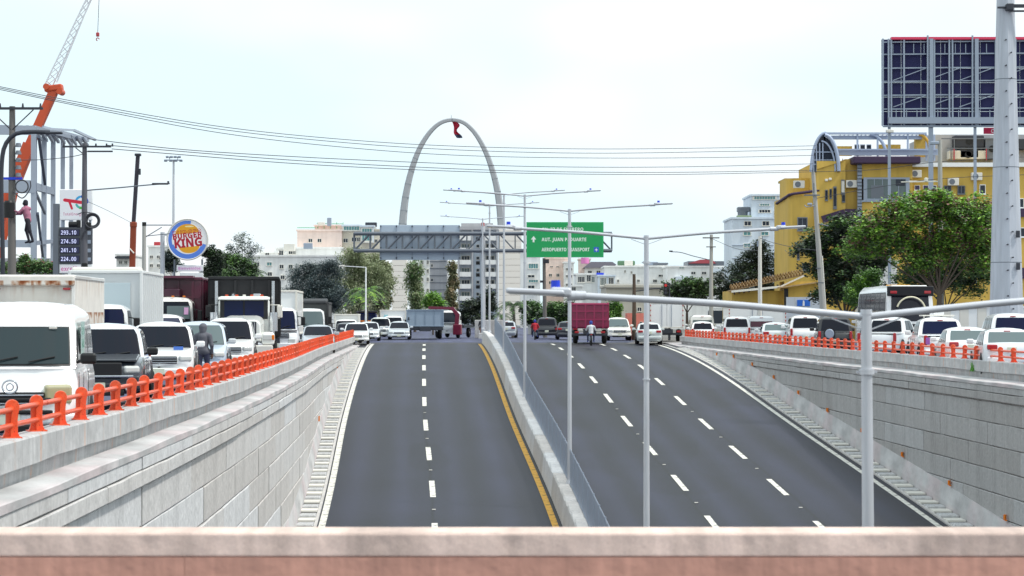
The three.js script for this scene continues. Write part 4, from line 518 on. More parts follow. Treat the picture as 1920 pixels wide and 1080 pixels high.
// ------------------------------------------------------------------ the overhead sign gantry
{
  const d = 180, g = thing('sign_gantry', 'tall T-shaped grey gantry column with trusses carrying two road sign panels', 'sign gantry', [PX(906, d), 0, -d]);
  const X = p => PX(p, d) - PX(906, d), Y = p => PY(p, d);
  part('column', [CY(.17, .2, Y(424), 0, Y(424) / 2, 0, 0, 0, 0, 20)], M.galv, g); part('base', [RB(.8, .5, .8, .05, 0, .25, 0)], wallMat[0], g); part('warning_lamp', [CY(.14, .14, .3, -.03, Y(424) + .15, 0)], M.red, g);
  const x0 = X(664), x1 = X(1147), yt = Y(438), yb = Y(470);
  for (const z of [.45, -.45]) { part('chord', [bar([x0, yt, z], [x1, yt, z], .15, .15, 10)], M.midSteel, g); part('chord', [bar([x0, yb, z], [x1, yb, z], .15, .15, 10)], M.midSteel, g); }
  for (let i = 0; i <= 16; i++) { const x = x0 + (x1 - x0) * i / 16, xn = x0 + (x1 - x0) * (i + 1) / 16; for (const z of [.45, -.45]) { part('truss_post', [bar([x, yb, z], [x, yt, z], .05)], M.midSteel, g); if (i < 16) part('truss_diagonal', [bar([x, i < 8 ? yb : yt, z], [xn, i < 8 ? yt : yb, z], .05)], M.midSteel, g); } part('truss_tie', [bar([x, yt, -.45], [x, yt, .45], .045), bar([x, yb, -.45], [x, yb, .45], .045)], M.midSteel, g); }
  // blank back of the sign for the other direction
  const bw = X(861) - X(711), bh = Y(421) - Y(487), back = std('#b4c2d1', .55, 0);
  const sb = part('sign_back', [RB(bw, bh, .08, .03, (X(861) + X(711)) / 2, (Y(421) + Y(487)) / 2, -.75)], back, g);
  for (let i = 0; i <= 5; i++) part('stiffener', [B(.05, bh, .06, X(713) + (bw - .1) * i / 5, (Y(421) + Y(487)) / 2, -.68)], M.steel, sb);
  for (let i = 0; i < 6; i++) for (let k = 0; k < 4; k++) part('bolt_clip', [B(.1, .1, .06, X(713) + (bw - .1) * i / 5, Y(424) - k * (bh - .3) / 3, -.62)], M.darkSteel, sb);
  const gw = X(1131) - X(987), gh = Y(417) - Y(483);
  const face = canvasMat(1024, 470, (c, w, h) => {
    c.fillStyle = '#12a158'; c.fillRect(0, 0, w, h); c.strokeStyle = '#27b56c'; c.lineWidth = 6; c.strokeRect(8, 8, w - 16, h - 16); c.fillStyle = '#f2f5ef'; c.font = 'bold 66px sans-serif'; c.textBaseline = 'middle';
    c.fillText('AV. 27 DE FEBRERO', 200, 96, 560); c.fillText('AUT. JUAN P. DUARTE', 200, 232, 600); c.fillText('AEROPUERTO TRANSPORT', 200, 368, 640);
    c.beginPath(); c.moveTo(80, 270); c.lineTo(80, 232); c.lineTo(56, 232); c.lineTo(92, 186); c.lineTo(128, 232); c.lineTo(104, 232); c.lineTo(104, 270); c.fill();
    c.fillStyle = '#2a63c8'; c.fillRect(896, 334, 68, 68); c.fillStyle = '#fff'; c.beginPath(); c.moveTo(926, 392); c.lineTo(926, 374); c.lineTo(904, 380); c.lineTo(926, 362); c.lineTo(930, 342); c.lineTo(934, 362); c.lineTo(956, 380); c.lineTo(934, 374); c.lineTo(934, 392); c.fill();
  }, .45);
  part('green_sign', [RB(gw, gh, .1, .03, (X(987) + X(1131)) / 2, (Y(417) + Y(483)) / 2, .75)], std('#12a158', .5), g);
  part('sign_face', [panelGeo(gw - .04, gh - .04, (X(987) + X(1131)) / 2, (Y(417) + Y(483)) / 2, .806)], face, g);
}
// ------------------------------------------------------------------ the great arch
{
  const d = 400, t = thing('monument_arch', 'tall slender grey parabolic arch on pale stone pedestals in the distance', 'arch', [PX(848, d), 0, -d]);
  const X = p => PX(p, d) - PX(848, d), Y = p => PY(p, d);
  const mat = new THREE.MeshStandardMaterial({ map: tex(256, 256, (u, v) => { const n = fbm(u * 8, v * 20, 8, 20, 4, 5); const k = .66 + .16 * (n - .5); return [k * .98, k, k * 1.03]; }, 3, 1), roughness: .8, side: THREE.DoubleSide });
  const pts = [[-94.5, 490], [-93, 420], [-86, 360], [-73, 308], [-57, 270], [-38, 243], [-20, 229], [0, 224.5], [20, 229], [38, 244], [56, 271], [72, 309], [85, 360], [92, 420], [94, 490]].map(([x, y]) => new THREE.Vector3(x / F * d, Y(y), 0));
  const cv = new THREE.CatmullRomCurve3(pts), n = 120, rows = [];
  for (let i = 0; i <= n; i++) { const u = i / n, p = cv.getPointAt(u), tg = cv.getTangentAt(u), nx = -tg.y, ny = tg.x, e = Math.abs(u - .5) * 2, w = .34 + .52 * Math.pow(e, 1.1), dp = .34 + .6 * e; rows.push([[1, .6], [1, -.6], [.6, -1], [-.6, -1], [-1, -.6], [-1, .6], [-.6, 1], [.6, 1], [1, .6]].map(([a, b]) => [p.x + nx * w * a, p.y + ny * w * a, b * dp])); }
  part('arch_rib', [toCreasedNormals(grid(rows), .3)], mat, t);
  for (let i = 4; i < n; i += 5) { const u = i / n, e = Math.abs(u - .5) * 2; if (e < .35) continue; const p = cv.getPointAt(u), tg = cv.getTangentAt(u), w = .36 + .52 * Math.pow(e, 1.1), dp = .36 + .6 * e; part('segment_joint', [B(2 * w, .06, 2 * dp, p.x, p.y, 0, 0, 0, Math.atan2(tg.y, tg.x) - Math.PI / 2)], std('#8b939c', .8), t); }
  part('lightning_rod', [bar([-.2, Y(226), 0], [-.2, Y(215), 0], .06, .03), CY(.3, .4, .3, 0, Y(223), 0)], M.midSteel, t);
  const stone = std('#e6e0da', .85);
  for (const [a, b, y] of [[736, 763, 487], [933, 978, 430]]) { const w = X(b) - X(a), h = Y(y), n = Math.round(h / 1.1); for (let k = 0; k < n; k++) part('pedestal_course', [RB(w - (k % 2) * .03, h / n - .05, 3.2 - (k % 2) * .03, .04, (X(a) + X(b)) / 2, h * (k + .5) / n, 0)], stone, t); part('pedestal_core', [B(w - .25, h - .1, 2.9, (X(a) + X(b)) / 2, h / 2, 0)], std('#a9a29c', .9), t); }
  const fl = []; for (let i = 0; i <= 14; i++) { const r = []; for (let k = 0; k <= 5; k++) { const v = i / 14, u = k / 5 - .5; r.push([X(848 + 4 + v * 7) + u * (.9 + .3 * Math.sin(v * 9)) + .25 * Math.sin(v * 8), Y(228) - v * 3.05, .35 * Math.sin(u * 9 + v * 5)]); } fl.push(r); }
  const f = solo('hanging_flag', [grid(fl)], std('#b31a3a', .8), 'limp red flag hanging under the crown of the arch', 'flag'); f.position.set(PX(848, d), 0, -d);
  const f2 = part('flag_tip', [xf(grid(fl.slice(11)), .02, -.02, .05)], std('#39405c', .8), f);
}
// ------------------------------------------------------------------ left: crane, steel frame, poles, signs
{
  const d = 150, c = thing('mobile_crane', 'orange telescopic crane with white lattice jib rising at the upper left', 'crane', [PX(-52, d), 0, -d]);
  const L = (px, py, z = 0) => [PX(px, d) - PX(-52, d), PY(py, d), z];
  part('lower_boom', [beam(L(-60, 560), L(55, 270), .8, .8)], M.crane, c); part('upper_boom', [beam(L(52, 278), L(101, 168), .58, .58)], M.crane, c); part('boom_head', [RB(1.25, .42, .8, .1, ...L(100, 165), 0, 0, .15), CY(.22, .22, 1, ...L(113, 172), Math.PI / 2), CY(.22, .22, 1, ...L(88, 163), Math.PI / 2)], M.crane, c);
  part('boom_cylinder', [bar(L(-20, 580, .8), L(36, 345, .6), .25, .2)], M.crane, c);
  const wj = std('#dfe0e4', .5), A0 = L(95, 160), A1 = L(186, -45), n = 16, ch = [[-.5, .4], [.5, .4], [0, -.4]], at = (k, u) => [A0[0] + (A1[0] - A0[0]) * u + ch[k][0] * .95 * (1 - .6 * u), A0[1] + (A1[1] - A0[1]) * u + ch[k][0] * .4, A0[2] + ch[k][1]];
  for (let k = 0; k < 3; k++) part('jib_chord', [bar(at(k, 0), at(k, 1), .05)], wj, c);
  for (let i = 0; i < n; i++) part('jib_lacing', [0, 1, 2].map(k => bar(at(k, i / n), at((k + 1) % 3, (i + 1) / n), .028, .028, 5)), wj, c);
  part('hoist_rope', [bar(L(186, -45), L(182, 60), .02, .02, 5)], M.cable, c); part('hook_block', [RB(.24, .3, .16, .06, ...L(182, 64)), xf(new THREE.TorusGeometry(.1, .035, 6, 12, 4.5), ...L(182, 73))], M.red, c);
  part('turret', [RB(3.2, 1.6, 2.6, .15, -.6, 2.1, 0), RB(1.2, 1.7, 1.1, .1, 1.5, 2.2, 1.4)], M.crane, c); part('carrier', [RB(11, .7, 2.7, .1, -1, 1.1, 0)], M.darkSteel, c); for (const x of [-5, -3.4, 1.6, 3.2]) for (const z of [-1.2, 1.2]) part('wheel', [CY(.6, .6, .4, x, .62, z, Math.PI / 2, 0, 0, 18)], M.rubber, c);
}
{
  const d = 118, f = thing('steel_frame', 'unfinished building frame of tall blue-grey steel columns and beams at far left', 'steel frame', [PX(66, d), 0, -d]);
  const L = (px, py, dd = d) => [PX(px, dd) - PX(66, d), PY(py, dd), d - dd], st = std('#a3acba', .5, .1), st2 = std('#7b8494', .5, .1);
  const cols = [[-12, 245, 118, .28], [63, 245, 118, .28], [82, 250, 128, .26], [99, 253, 136, .25], [117, 258, 144, .24], [133, 264, 152, .23]];
  for (const [px, py, dd, w] of cols) { const a = L(px, 590, dd), b = L(px, py, dd); part('column', [B(w, b[1], w * .16, a[0], b[1] / 2, a[2] + w * .45), B(w, b[1], w * .16, a[0], b[1] / 2, a[2] - w * .45), B(w * .14, b[1], w * .8, a[0], b[1] / 2, a[2])], st, f); }
  for (const [y, h] of [[243, .5], [349, .7], [456, .4]]) {
    part('beam', [beam(L(-60, y), L(66, y + 1), h * .5, h)], st, f);
    let p = L(63, y); cols.slice(2).forEach(([px, , dd]) => { const yy = y + (y < 300 ? (dd - 118) * .5 : y < 400 ? (dd - 118) * .55 : -(dd - 118) * .2); if (y > 300 && dd > 140) return; const q = L(px, yy, dd); part('beam', [beam(p, q, .22, h * .6)], st2, f); p = q; });
  }
  for (let i = 0; i < 7; i++) part('roof_joist', [beam(L(-10 + i * 12, 238), L(84 + i * 12, 252 + i * 2, 150), .14, .2)], st2, f);
  part('roof_purlin', [beam(L(0, 236), L(138, 244, 140), .12, .14), beam(L(138, 244, 140), L(178, 262, 152), .14, .16), beam(L(80, 240, 130), L(165, 262, 152), .12, .3)], st, f);
  for (let i = 0; i < 9; i++) part('roof_bracket', [beam(L(66 + i * 11, 246 + i * 1.6, 122 + i * 3), L(76 + i * 11, 262 + i * 1.4, 126 + i * 3), .16, .16)], st2, f);
  part('brace', [beam(L(72, 256), L(84, 345, 124), .16, .16), beam(L(66, 360), L(84, 400, 126), .14, .14), beam(L(70, 400), L(80, 480, 126), .14, .14)], std('#4d5566', .5, .3), f);
}
function crossarm(w, y, z = 0) { return [B(w, .1, .09, 0, y, z), ...[-.46, -.18, .18, .46].flatMap(k => [CY(.03, .05, .16, k * w, y + .13, z, 0, 0, 0, 8)])]; }
{
  const d = 88, H = PY(199, d), t = thing('utility_pole', 'concrete utility pole with wide crossarm at far left, a lineman clinging to it', 'utility pole', [PX(22, d), 0, -d]);
  part('pole', [CY(.12, .2, H, 0, H / 2, 0, 0, 0, 0, 14)], M.dpole, t); part('crossarm', crossarm(2.6, H - .1, .15), M.darkSteel, t); part('arm_brace', [bar([-.9, H - .15, .12], [0, H - 1, .1], .025), bar([.9, H - .15, .12], [0, H - 1, .1], .025)], M.darkSteel, t);
  part('lower_crossarm', [B(.9, .1, .1, 0, PY(335, d), .14)], M.blue, t); part('transformer', [CY(.22, .22, .62, -.02, PY(395, d), .42), CY(.18, .22, .08, -.02, PY(395, d) + .35, .42)], M.black, t); part('insulator_stack', [0, 1, 2, 3, 4].map(k => CY(.09, .13, .16, .28, PY(272 + k * 14, d), .1)), M.midSteel, t); part('cable_loop', [xf(new THREE.TorusGeometry(.26, .03, 6, 20), .45, PY(350, d), .2), tube([[.1, PY(360, d), .2], [.5, PY(372, d), .3], [.8, PY(352, d), .2], [.8, PY(340, d), .2]], .025)], M.cable, t);
  const L = (px, py, z = 0) => [PX(px, 86) - PX(5, 86), PY(py, 86), z];
  const s = thing('curved_lamp', 'dark curved lamp post leaning over at the far left edge', 'street lamp', [PX(5, 86), 0, -86]);
  part('pole', [tube([[0, 0, 0], [0, 4, 0], L(4, 290), L(12, 266), L(28, 251), L(58, 247), L(92, 248)], .09, 40, 10)], M.darkSteel, s); part('lamp_head', [RB(.7, .1, .24, .04, ...L(100, 249))], M.darkSteel, s);
  // lineman
  const y0 = PY(455, 87.4), climb = [
    [[0, .95, 0], .14, [-.05, 1.2, .0], .15, 0], [[-.05, 1.2, 0], .15, [-.08, 1.4, 0], .15, 0], [[-.2, 1.42, 0], .08, [.05, 1.42, 0], .08, 0], [[-.09, 1.45, 0], .06, [-.1, 1.55, 0], .055, 2], [[-.1, 1.63, 0], .105, [-.1, 1.7, 0], .1, 3], [[-.18, 1.62, 0], .04, [-.17, 1.65, .01], .04, 2], [[-.215, 1.63, 0], .013, [-.21, 1.65, 0], .011, 2],
    [[-.18, 1.4, .12], .07, [-.35, 1.25, .16], .05, 0], [[-.35, 1.25, .16], .05, [-.56, 1.34, .12], .04, 0], [[-.1, 1.4, -.14], .07, [-.33, 1.22, -.16], .05, 0], [[-.33, 1.22, -.16], .05, [-.56, 1.2, -.12], .04, 0], [[-.58, 1.35, .11], .04, [-.63, 1.38, .06], .032, 2], [[-.58, 1.2, -.11], .04, [-.63, 1.22, -.06], .032, 2],
    [[0, .93, .09], .11, [.1, .5, .12], .075, 1], [[.1, .5, .12], .07, [.22, .12, .1], .05, 1], [[0, .93, -.09], .11, [-.1, .55, -.14], .075, 1], [[-.1, .55, -.14], .07, [.02, .1, -.12], .05, 1], [[.22, .07, .1], .045, [.1, .03, .1], .04, 3], [[.02, .06, -.12], .045, [-.12, .03, -.12], .04, 3]];
  figure('person', 'lineman in a faded pink shirt and dark trousers hanging on the concrete utility pole', climb, 84, 1.9, [PX(22, 88) + .66, y0, -88], 0, [[.42, .16, .24], [.02, .02, .03], [.13, .07, .045], [.02, .02, .03]]);
}
{ // petrol price sign
  const d = 100, t = thing('price_sign', 'petrol station price totem with red, blue and green logo and four lit price rows', 'price sign', [PX(140, d), 0, -d]);
  const X = p => PX(p, d) - PX(140, d), Y = p => PY(p, d), w = X(173) - X(112), cx = (X(173) + X(112)) / 2;
  part('post', [B(X(110) - X(100), Y(382), .3, X(105), Y(382) / 2, -.05)], M.midSteel, t); part('post', [B(.1, Y(412), .1, X(118), Y(412) / 2, -.1), B(.1, Y(412), .1, X(168), Y(412) / 2, -.1)], M.steel, t);
  part('logo_panel', [RB(w, Y(355) - Y(413), .2, .04, cx, (Y(355) + Y(413)) / 2, 0)], M.white, t);
  const logo = canvasMat(512, 480, (c, W, H) => {
    c.fillStyle = '#f1f2f6'; c.fillRect(0, 0, W, H); c.lineCap = 'round';
    const arc = (col, a0, a1, lw) => { c.strokeStyle = col; c.lineWidth = lw; c.beginPath(); c.arc(350, 200, 92, a0, a1); c.stroke(); };
    arc('#35a7dc', 3.35, 4.4, 36); arc('#2c4fc0', 4.8, 6.25, 46); arc('#4fb944', .75, 1.9, 42); arc('#4fb9b0', 2.1, 2.7, 36);
    c.strokeStyle = '#d6203e'; c.lineWidth = 54; c.beginPath(); c.moveTo(76, 165); c.lineTo(360, 205); c.stroke(); c.lineWidth = 38; c.beginPath(); c.moveTo(150, 190); c.lineTo(192, 300); c.stroke();
    c.fillStyle = '#c1487f'; c.font = '62px sans-serif'; c.fillText('TotalEnergies', 46, 412, 420);
  });
  part('logo', [panelGeo(w - .06, Y(356) - Y(412), cx, (Y(355) + Y(413)) / 2, .104)], logo, t);
  part('price_box', [RB(w, Y(426) - Y(496), .22, .03, cx, (Y(426) + Y(496)) / 2, 0)], std('#474a52', .5), t);
  ['293.10', '274.50', '241.10', '224.00'].forEach((s, k) => { const m = canvasMat(256, 64, (c, W, H) => { c.fillStyle = '#23253f'; c.fillRect(0, 0, W, H); c.fillStyle = '#e6e8ff'; c.font = 'bold 58px monospace'; c.textBaseline = 'middle'; c.fillText(s, 12, 34, 232); }); m.emissive = new THREE.Color(.3, .3, .45); m.emissiveMap = m.map; part('price_display', [RB(X(150) - X(112), .3, .04, .01, X(131), Y(436 + k * 16.5), .11)], M.black, t); part('price_digits', [panelGeo(X(149) - X(113), .27, X(131), Y(436 + k * 16.5), .134)], m, t); part('fuel_tag', [RB(.24, .17, .03, .01, X(166), Y(437 + k * 16.5), .115)], M.steel, t); });
  part('fuel_panel', [RB(w, .44, .2, .03, cx, Y(504), 0)], M.white, t); part('fuel_lettering', [panelGeo(w - .3, .32, cx - .1, Y(504), .104)], canvasMat(256, 64, (c, W, H) => { c.fillStyle = '#f4eef4'; c.fillRect(0, 0, W, H); c.fillStyle = '#d66aa8'; c.font = 'bold 56px sans-serif'; c.textBaseline = 'middle'; c.fillText('excellium', 4, 32, 246); }), t);
}
{
  const d = 84, H = PY(268, d), X = p => PX(p, d) - PX(158, d), Y = p => PY(p, d), t = thing('utility_pole', 'dark utility pole in front of the petrol price totem with a coiled cable', 'utility pole', [PX(158, d), 0, -d]);
  part('pole', [CY(.09, .17, H, 0, H / 2, 0, 0, 0, 0, 12)], std('#5b5b62', .8), t); part('crossarm', [B(X(209) - X(118), .07, .08, X(163), Y(275), .1), B(X(212) - X(165), .06, .07, X(188), Y(284), .1), ...[120, 180, 200, 211].map(p => CY(.03, .04, .12, X(p), Y(272), .1))], M.darkSteel, t); part('arm_brace', [bar([X(142), Y(277), .1], [0, Y(290), .1], .02)], M.darkSteel, t);
  part('lamp_arm', [tube([[0, Y(357), 0], [X(220), Y(352), 0], [X(285), Y(346), 0], [X(318), Y(344), 0]], .028, 20)], M.midSteel, t); part('lamp_head', [RB(.64, .07, .16, .03, X(300), Y(344.5), 0), CY(.04, .04, .09, X(315), Y(341.5), 0)], M.darkSteel, t);
  part('cable_coil', [0, .04, -.04].map(k => xf(new THREE.TorusGeometry(.25 + k, .028, 6, 28), X(174), Y(414), .12 + k, 0, .15)), M.cable, t); part('splice_box', [RB(.16, .3, .16, .04, X(148), Y(420), .1), RB(.18, .3, .18, .04, X(167), Y(424), .1), CY(.12, .12, .34, X(138), Y(421), .1, 0, 0, Math.PI / 2), RB(.22, .3, .2, .04, X(160), Y(500), .14)], M.black, t); part('slack_cable', [tube([[X(146), Y(402), .1], [X(158), Y(398), .14], [X(176), Y(400), .1]], .02), tube([[X(152), Y(450), .14], [X(158), Y(436), .16], [X(170), Y(428), .12]], .03)], M.cable, t);
}
{ const d = 120, X = p => PX(p, d) - PX(252, d), Y = p => PY(p, d), t = thing('drilling_mast', 'rust-orange mast with dark upper half standing left of the burger sign', 'mast'); t.position.set(PX(252, d), 0, -d);
  part('lower_mast', [beam([X(244), 0, 0], [X(250), Y(420), 0], .3, .3), RB(.36, .3, .36, .05, X(250), Y(421), 0)], std('#8e3d22', .7), t); part('upper_mast', [beam([X(250), Y(420), 0], [X(258), Y(291), 0], .2, .2)], std('#34313c', .7), t); part('head_cap', [RB(.34, .14, .3, .03, X(258), Y(290), 0), RB(.12, .35, .12, .03, X(262), Y(322), .1)], M.darkSteel, t); part('rope_clamp', [bar([X(244), Y(466), .2], [X(252), Y(475), .2], .04)], M.offwhite, t); }
{ const d = 210, H = PY(300, d), t = thing('floodlight_mast', 'thin pale floodlight mast rising behind the burger sign', 'floodlight', [PX(325, d), 0, -d]); part('mast', [CY(.1, .17, H, 0, H / 2, 0)], M.galv, t); part('head_frame', [B(1.7, .08, .5, 0, H, 0), B(1.3, .06, .5, 0, H + .3, 0), B(.06, .4, .06, -.4, H + .15, 0), B(.06, .4, .06, .4, H + .15, 0)], M.steel, t); for (const x of [-.75, -.25, .25, .75]) part('floodlight', [RB(.32, .22, .16, .04, x, H - .06, .2, .5)], M.steel, t), part('floodlight', [RB(.28, .2, .14, .04, x * .8, H + .3, .2, .5)], M.steel, t); }
{ // round burger sign
  const d = 130, X = p => PX(p, d) - PX(352, d), Y = p => PY(p, d), t = thing('restaurant_sign', 'large round burger restaurant sign with yellow bun halves and blue crescent on a white pole', 'sign', [PX(352, d), 0, -d]);
  const r = 38 / F * d; part('sign_disc', [CY(r, r, .3, 0, Y(449), 0, Math.PI / 2, 0, 0, 40)], M.white, t); part('disc_rim', [xf(new THREE.TorusGeometry(r, .05, 8, 48), 0, Y(449), .14)], M.offwhite, t);
  const m = canvasMat(512, 512, (c, W) => {
    c.fillStyle = '#f6f4f2'; c.fillRect(0, 0, W, W); c.save(); c.translate(256, 256); c.rotate(-.1);
    c.strokeStyle = '#5a86e0'; c.lineWidth = 46; c.beginPath(); c.arc(0, 6, 226, .35, 5.0); c.stroke(); c.lineWidth = 62; c.beginPath(); c.arc(0, 0, 222, .55, 2.9); c.stroke();
    c.fillStyle = '#eda81e'; c.beginPath(); c.moveTo(-150, -76); c.quadraticCurveTo(-130, -196, 0, -200); c.quadraticCurveTo(140, -196, 160, -76); c.closePath(); c.fill(); c.beginPath(); c.moveTo(-120, 96); c.lineTo(150, 96); c.quadraticCurveTo(130, 176, 20, 180); c.quadraticCurveTo(-100, 176, -120, 96); c.fill();
    c.fillStyle = '#fbe6a6'; c.beginPath(); c.ellipse(40, -165, 60, 10, .1, 0, 7); c.fill();
    c.fillStyle = '#b5182f'; c.font = 'bold 100px sans-serif'; c.textAlign = 'center'; c.fillText('BURGER', 0, -14, 385); c.font = 'bold 148px sans-serif'; c.fillText('KING', 4, 98, 390); c.lineWidth = 7; c.strokeStyle = '#b5182f'; c.strokeText('KING', 4, 98, 390); c.strokeText('BURGER', 0, -14, 385); c.restore();
  });
  part('sign_face', [xf(new THREE.CircleGeometry(r - .03, 48), 0, Y(449), .156)], m, t);
  part('pole', [CY(.13, .15, Y(435), X(303), Y(435) / 2, -.3), B(X(352) - X(303), .12, .12, X(328), Y(440), -.3)], M.galv, t); part('message_board', [RB(X(381) - X(331), .38, .12, .03, X(356), Y(503), 0)], M.white, t); part('board_lettering', [panelGeo(X(379) - X(333), .28, X(356), Y(503), .064)], canvasMat(256, 48, (c, W, H) => { c.fillStyle = '#f6eef6'; c.fillRect(0, 0, W, H); c.fillStyle = '#d77fc4'; c.font = 'bold 40px sans-serif'; c.textBaseline = 'middle'; c.fillText('Bienvenidos', 6, 25, 244); }), t); part('lower_board', [RB(X(381) - X(337), .3, .1, .03, X(359), Y(516), 0)], M.white, t); part('support', [B(.1, Y(486), .1, X(326), Y(486) / 2, -.2), B(.1, Y(486), .1, X(378), Y(486) / 2, -.2)], M.midSteel, t);
}
{ const d = 112, H = PY(420, d), X = p => PX(p, d) - PX(270, d), t = thing('lamp_pole', 'short grey pole with black cap and side bracket left of the burger sign', 'pole', [PX(270, d), 0, -d]); part('pole', [CY(.1, .13, H, 0, H / 2, 0)], M.pole, t); part('cap', [CY(.11, .11, .2, 0, H, 0)], M.black, t); part('bracket', [beam([0, PY(422, d), 0], [X(322), PY(422, d), 0], .05, .05), beam([0, PY(446, d), 0], [X(303), PY(426, d), 0], .04, .04), beam([0, PY(443, d), 0], [X(318), PY(438, d), 0], .04, .04)], M.midSteel, t); }
{ const d = 170, t = thing('lamp_post', 'thin white lamp post with a straight arm in front of the willow trees', 'street lamp', [PX(686, d), 0, -d]); const H = PY(501, d); part('pole', [CY(.05, .08, H, 0, H / 2, 0)], M.white, t); part('arm', [beam([0, H, 0], [PX(641, d) - PX(686, d), H + .1, 0], .06, .06)], M.white, t); part('lamp_head', [RB(.5, .08, .2, .03, PX(641, d) - PX(686, d), H + .1, 0)], M.offwhite, t); }
// ------------------------------------------------------------------ right: poles, billboard, column
{
  const d = 92, t = thing('billboard_column', 'massive pale grey tapered steel column with step bolts at the right edge', 'column', [PX(1887, d), 0, -d]); const H = PY(-30, d), g = new THREE.CylinderGeometry(.37, .78, H, 12); g.translate(0, H / 2, 0);
  part('shaft', [toCreasedNormals(g, .2)], new THREE.MeshStandardMaterial({ map: tex(256, 512, (u, v) => { const n = fbm(u * 16, v * 6, 16, 6, 5, 5); const k = .74 + .13 * (n - .5); return [k * .97, k, k * 1.05]; }, 2, 2), roughness: .5, metalness: .1, side: THREE.DoubleSide }), t);
  const rad = y => .78 - .41 * y / H; for (let k = 0; k < 24; k++) { const y = 1.2 + k * .55, r = rad(y); part('step_bolt', [bar([(k % 2 ? -.12 : .1) * 1, y, r - .06], [(k % 2 ? -.12 : .1), y, r + .16], .022), CY(.035, .035, .02, (k % 2 ? -.12 : .1), y, r + .16, Math.PI / 2)], M.darkSteel, t); }
  for (const y of [4.3, 8.4, 12.2]) part('flange', [CY(rad(y) + .006, rad(y) + .006, .03, 0, y, 0, 0, 0, 0, 12)], M.midSteel, t);
  const ya = PY(16, d); part('bracket', [RB(.3, .3, .5, .04, .05, ya, .45), B(1.3, .14, .14, .75, ya + .06, .5), B(1.1, .07, .1, .7, ya - .16, .5), B(.5, .08, .08, -.2, ya, .45)], M.darkSteel, t); part('junction_box', [RB(.16, .3, .1, .02, .35, PY(440, d), .66), RB(.16, .3, .1, .02, .35, PY(500, d), .68)], M.darkSteel, t);
}
{
  const d = 135, t = thing('billboard', 'huge dark blue billboard back with a lattice of grey steel bars and red top edge', 'billboard', [PX(1790, d), 0, -d]); const X = p => PX(p, d) - PX(1790, d), Y = p => PY(p, d);
  const panel = std('#1a1c4e', .75), x0 = X(1655), x1 = X(1990), yt = Y(72), yb = Y(235);
  const nx = 9, ny = 6; for (let i = 0; i < nx; i++) for (let k = 0; k < ny; k++) part('backing_panel', [B((x1 - x0) / nx - .02, (yt - yb) / ny - .02, .06, x0 + (x1 - x0) * (i + .5) / nx, yb + (yt - yb) * (k + .5) / ny, -.3)], panel, t);
  part('top_cap', [B(x1 - X(1672), .16, .5, (x1 + X(1672)) / 2, yt + .03, -.15)], std('#d9385f', .5), t); part('walkway', [B(x1 - X(1665), .4, .35, (x1 + X(1665)) / 2, Y(226), .15)], M.steel, t); part('lower_rail', [bar([x0, Y(237), .2], [x1, Y(237), .2], .06)], M.steel, t);
  for (const p of [1656, 1667, 1672, 1696, 1740, 1747, 1753, 1781, 1787, 1824, 1832, 1868, 1905, 1926]) part('upright', [beam([X(p), Y(p === 1740 || p === 1824 ? 66 : 72), p % 3 === 0 ? .1 : 0], [X(p), Y(236), 0], [1747, 1832].includes(p) ? .24 : .1, [1747, 1832].includes(p) ? .24 : .1)], M.steel, t);
  for (const p of [78, 101, 127, 152, 178, 204]) part('crossbar', [beam([x0, Y(p), -.1], [x1, Y(p - 3), -.1], .07, .08)], M.steel, t);
  for (let i = 0; i < 12; i++) { part('stub', [B(.05, .6, .05, x0 + .7 + i * .66, Y(90), -.12), B(.05, .45, .05, x0 + .9 + i * .66, Y(212), -.12)], M.steel, t); }
  for (let i = 0; i < 4; i++) part('diagonal', [beam([X(1676 + i * 62), Y(150), -.05], [X(1738 + i * 62), Y(127), -.05], .05, .05), beam([X(1676 + i * 62), Y(200), -.05], [X(1738 + i * 62), Y(178), -.05], .05, .05)], M.steel, t);
  for (const p of [1668, 1746, 1829, 1902]) part('leg', [beam([X(p), Y(236), 0], [X(p), 4, 0], p === 1746 ? .26 : .16, p === 1746 ? .26 : .16)], M.steel, t); part('foot_light', [RB(.5, .2, .2, .05, X(1668), Y(246), .2)], M.offwhite, t);
  const ts = thing('shop_sign', 'small pink-red roof sign with white letters partly behind the grey column', 'sign', [PX(1875, 137), PY(245, 137), -137]); part('board', [RB(2.05, .4, .12, .03, 0, 0, 0)], std('#d8305f', .5), ts); part('lettering', [panelGeo(2.0, .38, 0, 0, .064)], canvasMat(256, 48, (c, W, H) => { c.fillStyle = '#d8305f'; c.fillRect(0, 0, W, H); c.fillStyle = '#fff'; c.font = 'bold 42px sans-serif'; c.textBaseline = 'middle'; c.fillText('CA', 54, 26); }), ts); part('bracket', [B(.08, .9, .08, -.3, -.6, -.1), B(.08, .9, .08, .6, -.6, -.1)], M.steel, ts);
}
function pole(px0, py0, px1, d, r0, r1, mat, label, extra) { const t = thing('utility_pole', label, 'utility pole', [PX(px1, d), 0, -d]); const H = PY(py0, d), lean = PX(px0, d) - PX(px1, d); part('pole', [bar([0, 0, 0], [lean, H, 0], r1, r0, 14)], mat, t); if (extra) extra(t, H, lean, p => PX(p, d) - PX(px1, d), p => PY(p, d)); return t; }
